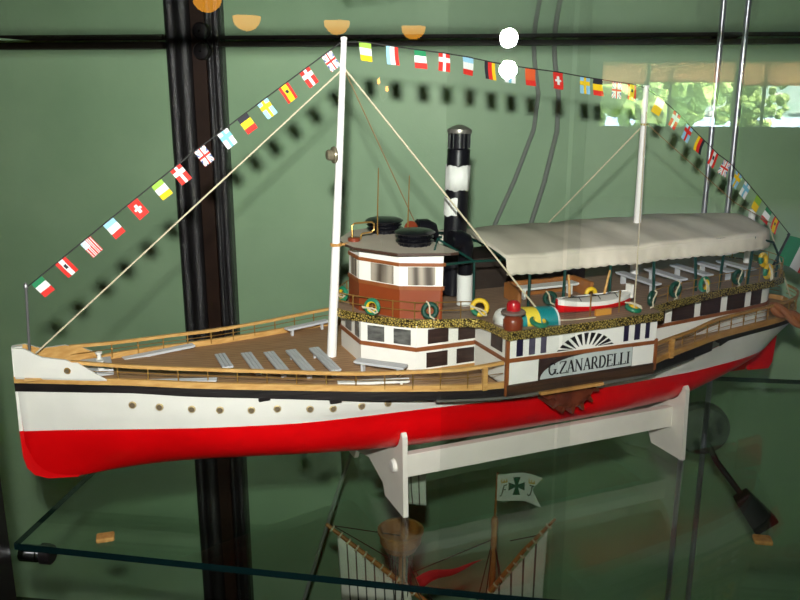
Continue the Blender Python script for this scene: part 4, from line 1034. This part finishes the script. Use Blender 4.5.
# white swallow tailed flag with green cross
fl0 = Vector(ca(-.001,1.098,.010)); W_, Hh = .068, .044
m = M()
def fpos(x, y): return fl0+Vector((x*W_, -.003*math.sin(x*7), -y*Hh+.005*x*0+.004*math.sin(x*4.)+(.006*x*(y-.5)*-1)))
def fgrid(u, v):
    x = u*(1-.22*(1-abs(2*v-1))*(u > .6)*(u-.6)/.4); return fpos(x, v)
m.grid(fgrid, 16, 12); fg = m.build('cross_flag', SAIL, mz, solid=.0006)
m = M(); GREENX = mat('dark green cloth', (14,82,52), .8); OCH = mat('ochre crown print', (186,152,60), .8)
def quadf(pts, mi=0, off=-.0011): m.add([tuple(fpos(x, y)+Vector((0,off,0))) for x, y in pts], [tuple(range(len(pts)))], mi)
cx, cy = .43, .46
for dx, dy in ((1,0),(-1,0),(0,1),(0,-1)):
    r0, r1 = .02, 1.; L = .19; Lx, Ly = L*.95, L*1.7
    quadf([(cx+dx*Lx-dy*.085, cy+dy*Ly-dx*.15), (cx+dx*Lx+dy*.085, cy+dy*Ly+dx*.15), (cx+dy*.022, cy+dx*.035), (cx-dy*.022, cy-dx*.035)])
quadf([(cx-.03,cy-.05),(cx+.03,cy-.05),(cx+.03,cy+.05),(cx-.03,cy+.05)])
# letters F and J
def ln(x0, y0, x1, y1, w=.012): 
    dx, dy = x1-x0, (y1-y0)*Hh/W_; l = math.hypot(dx, dy); nx, ny = -dy/l*w, dx/l*w*W_/Hh
    quadf([(x0-nx, y0-ny), (x1-nx, y1-ny), (x1+nx, y1+ny), (x0+nx, y0+ny)])
ln(.15,.42,.10,.78); ln(.10,.78,.06,.80); ln(.145,.42,.215,.38); ln(.125,.58,.19,.56)
ln(.78,.38,.745,.70); ln(.745,.70,.70,.76); ln(.70,.76,.675,.70); ln(.72,.39,.82,.37)
for c in (.15,.76):
    quadf([(c-.07,.33),(c+.07,.30),(c+.075,.25),(c-.065,.28)], 1)
    for k in (-.055,0,.055): quadf([(c+k-.02,.27),(c+k+.02,.26),(c+k,.14)], 1)
m.build('flag_print', [GREENX, OCH], fg, recalc=False)

# ------------------------------------------------------------------ glass front of the case: two sliding panes
def pane(a0, a1, b, z0, z1, lean, name, label):
    m = M(); n = 0
    q0, q1 = b+(z0-.3)*lean, b+(z1-.3)*lean; m.v = [(a0,q0,z0),(a1,q0,z0),(a1,q1,z1),(a0,q1,z1)]; m.f = [[0,1,2,3]]; m.m = [0]
    o = place(m.build(name, PANE, recalc=False)); tag(o, label, 'glass pane', 'sliding glass front of the case'); return o
PB = .745
pane(-.70, .062, PB-.045, -.74, 1.2, .024, 'sliding_glass_door', 'outer sliding glass pane in front of the bow and funnel')
pane(-.055, .050, PB-.022, .0, .72, .055, 'flash_mirror_strip', 'added narrow glass strip before the funnel, tilted to mirror the flash again')  # added leaning strip, there only to give the flash its second reflection
pane(.055, 1.3, PB+.005, -.74, 1.2, .0, 'sliding_glass_door', 'right sliding glass pane in front of the stern')

# ------------------------------------------------------------------ the room behind the photographer, seen reflected in the glass
RW = mat('dim room wall', (96,84,72), .8, noise=.1, scale=2)
RC = mat('dim room ceiling', (112,104,92), .9)
RFm = mat('dark room floor', (60,50,42), .6)
BB = -9.92
m = M(); m.box((-7,-10.1,ZFL-.1),(8,2.1,ZFL)); struct(place(m.build('floor', RFm)))
m = M(); m.box((-7,-10.1,ZCE),(8,2.1,ZCE+.1)); struct(place(m.build('ceiling', RC)))
m = M(); m.box((-7.1,-10.1,ZFL),(-7,2.1,ZCE)); struct(place(m.build('wall_left', RW)))
m = M(); m.box((8,-10.1,ZFL),(8.1,2.1,ZCE)); struct(place(m.build('wall_right', RW)))
ZUP = .0
wz0, wz1, wa0, wa1 = -.06+ZUP, .80+ZUP, 1.15, 5.2
m = M(); b0, b1 = BB-.18, BB
m.box((-7,b0,ZFL),(wa0,b1,ZCE)); m.box((wa1,b0,ZFL),(8,b1,ZCE)); m.box((wa0,b0,ZFL),(wa1,b1,wz0)); m.box((wa0,b0,wz1),(wa1,b1,ZCE)); struct(place(m.build('wall_back', RW)))
DKF = mat('dark window frame', (40,36,32), .5)
m = M()
for a, w in ((wa0,.04),(1.76,.03),(2.05,.03),(2.88,.07),(3.22,.03),(4.2,.05),(wa1,.05)): m.box((a-w/2,BB-.1,wz0),(a+w/2,BB-.04,wz1))
m.box((wa0,BB-.1,wz1-.03),(wa1,BB-.04,wz1)); m.box((wa0,BB-.1,wz0),(wa1,BB-.04,wz0+.03)); struct(place(m.build('window_1', DKF)))
BLIND = mat('beige window blind', (226,176,136), .8)
nt = BLIND.node_tree; bs = nt.nodes['Principled BSDF']; tl = nt.nodes.new('ShaderNodeBsdfTranslucent'); tl.inputs[0].default_value = (*lin((244,204,164)), 1); mxs = nt.nodes.new('ShaderNodeMixShader'); mxs.inputs[0].default_value = .75
nt.links.new(bs.outputs[0], mxs.inputs[1]); nt.links.new(tl.outputs[0], mxs.inputs[2]); nt.links.new(mxs.outputs[0], nt.nodes['Material Output'].inputs[0])
for a0, a1, zb2, l in ((1.17,1.74,.52+ZUP,'beige roller blind at the left window pane in the reflection'),(1.78,2.84,.54+ZUP,'beige roller blind left of the dark window post in the reflection'),(2.92,4.17,.50+ZUP,'beige roller blind right of the dark window post in the reflection')):
    m = M(); m.box((a0,BB-.03,zb2),(a1,BB-.026,wz1-.01)); m.tube([(a0,BB-.028,zb2),(a1,BB-.028,zb2)], .012, 8); tag(place(m.build('window_blind', BLIND)), l, 'blind', 'window blinds of the room')
# outside: lake, far shore, trees
m = M(); m.box((-40,-90,-2.4),(60,BB-1,-2.35)); o = place(m.build('lake', mat('pale lake water', (176,200,206), .35))); struct(o)
HILL = mat('far green hills', (104,136,116), .9, rgb2=(150,160,140), scale=.6)
m = M(); m.grid(lambda u, v: (-40+100*u, -70-14*v, -2.4+(3.6+1.2*math.sin(u*21)+.8*math.sin(u*47+1))*math.sin(v*PI*.5)), 80, 8); o = place(m.build('hills', HILL, smooth=True)); struct(o)
m = M()
for k in range(26):
    a = random.uniform(6,34); z = random.uniform(-2.3,-.9); m.box((a,-70.5,z),(a+random.uniform(.4,.9),-69.9,z+random.uniform(.3,.6)))
o = place(m.build('lakeside_town', mat('pale house walls', (226,206,184), .8))); tag(o, 'pale lakeside town across the water, seen in the reflection', 'town', kind='stuff')
LEAF = mat('sunlit foliage', (176,198,104), .7, rgb2=(110,140,66), scale=3.)
TRK = mat('tree trunk', (70,58,46), .8)
for a, b, hgt, R_, l in ((1.0,-14,1.6,1.3,'bright green tree outside the window, leftmost in the reflection'),(3.3,-18.5,1.6,1.3,'bright green tree outside the window, second from the left in the reflection'),(3.9,-13.2,.9,.5,'small green bush outside the window by the dark post'),(6.9,-15,.5,.9,'green bush outside the window at the right in the reflection')):
    r = empty('garden_tree', WA(a,b,-2.35+.35), -PSI, l, 'tree')
    m = M()
    for k in range(110):
        c = Vector((random.gauss(0,.45), random.gauss(0,.45), random.gauss(0,.42)))*R_; c.z += hgt*.3+1.9; rad = R_*random.uniform(.08,.20)
        bm = bmesh.new(); bmesh.ops.create_icosphere(bm, subdivisions=2, radius=rad)
        vs = [tuple(c+v.co*(1+random.uniform(-.3,.3))) for v in bm.verts]; fs = [[v.index for v in f.verts] for f in bm.faces]; bm.free(); m.add(vs, fs)
    m.build('crown', LEAF, r)
    m = M(); m.tube([(0,0,0),(.05,0,hgt*.3+1.7)], [.12,.08], 8); m.build('trunk', TRK, r)
# pendant lamps
SHADE = mat('glowing amber bowl', (230,170,60), .5, emit=(255,170,48), estr=8)
for (a, bv, z, l) in ((-1.855,5.9,.976+.215,'amber bowl lamp reflected at the top left, leftmost of three'),(-1.313,6.4,.976+.235,'amber bowl lamp reflected left of the front mast top'),(-.792,6.9,.966+.255,'amber bowl lamp reflected right of the front mast top'),(-2.03,5.6,1.075+.205,'amber bowl lamp cut by the top edge above the upright')):
    b = 2*(PB-.045)-bv; r = empty('bowl_lamp', WA(a,b,z-.05), -PSI, l, 'lamp', 'amber bowl lamps of the room')
    m = M(); R_ = .098; m.lathe([(0.002,0)]+[(R_*math.sin(q), R_*(1-math.cos(q))) for q in rng(.15, PI/2, 10)]+[(R_*.96,R_),(0,R_*.95)], (0,0,0), 28); m.build('bowl', SHADE, r, smooth=True)
    m = M(); m.tube([(0,0,R_*.9),(0,0,ZCE-(z-.05))], .006, 6); m.lathe([(.05,-.03),(.05,0)], (0,0,ZCE-(z-.05)), 16); m.build('cord', LB, r)
m = M()
r = empty('candle_lamp', WA(-1.21,2*(PB-.045)-8.,.55+.22), -PSI, 'small two-flame lamp reflected left of the funnel top', 'lamp')
FLAME = mat('flame bulb', (255,190,110), .5, emit=(255,170,70), estr=26)
for dx, dz in ((-.035,.10),(.045,.03)):
    m = M(); m.lathe([(.002,0),(.012,.012),(.015,.022),(.009,.045),(.001,.065)], (dx,0,dz), 12); m.build('flame_bulb', FLAME, r, smooth=True)
    m = M(); m.lathe([(.012,-.05),(.012,0)], (dx,0,dz), 10); m.tube([(dx,0,dz-.05),(0,0,-.06)], .005, 6); m.build('candle', PAPERW, r)
m = M(); m.tube([(0,0,-.06),(0,0,-.77+ZFL)], .008, 8); m.lathe([(.10,0),(.10,.02),(.02,.03)], (0,0,-.77+ZFL), 20); m.build('stem', LB, r)

# ------------------------------------------------------------------ light
w = bpy.data.worlds.new('sky'); C.world = w; w.use_nodes = True
bg = w.node_tree.nodes['Background']; sk = w.node_tree.nodes.new('ShaderNodeTexSky'); sk.sky_type = 'NISHITA'; sk.sun_elevation = math.radians(50); sk.sun_rotation = math.radians(150); sk.sun_disc = False
w.node_tree.links.new(sk.outputs[0], bg.inputs[0]); bg.inputs[1].default_value = SKYS
sun = bpy.data.lights.new('sun', 'SUN'); sun.energy = SUNE; sun.angle = .01; so = bpy.data.objects.new('sun', sun); COL.objects.link(so); so.rotation_euler = (math.radians(-12), math.radians(38), math.radians(-7))
# camera and its flash
PH = math.radians(14.845)
cam = bpy.data.cameras.new('camera'); co = bpy.data.objects.new('camera', cam); COL.objects.link(co); co.location = (0,0,H); co.rotation_euler = (PI/2-PH,0,0)
cam.sensor_width = 36; cam.lens = 830/800*36; cam.clip_start = .01; cam.clip_end = 300; C.camera = co
R3 = co.rotation_euler.to_matrix()
fl3 = bpy.data.lights.new('camera_flash', 'AREA'); fl3.shape = 'DISK'; fl3.size = FSIZE; fl3.energy = FLASH; fl3.color = (1,.985,.95); fl3.spread = math.radians(SPREAD)
fo = bpy.data.objects.new('camera_flash', fl3); COL.objects.link(fo); fo.location = Vector((0,0,H))+R3 @ Vector((-.010,FH,FBK)); fo.rotation_euler = (PI/2-PH+math.radians(FTILT),0,math.radians(FPAN))
C.view_settings.view_transform = 'Standard'; C.view_settings.look = 'None'; C.view_settings.exposure = .13; C.view_settings.gamma = 1
C.cycles.use_denoising = True; C.cycles.max_bounces = 10; C.cycles.transparent_max_bounces = 24; C.cycles.sample_clamp_indirect = 40
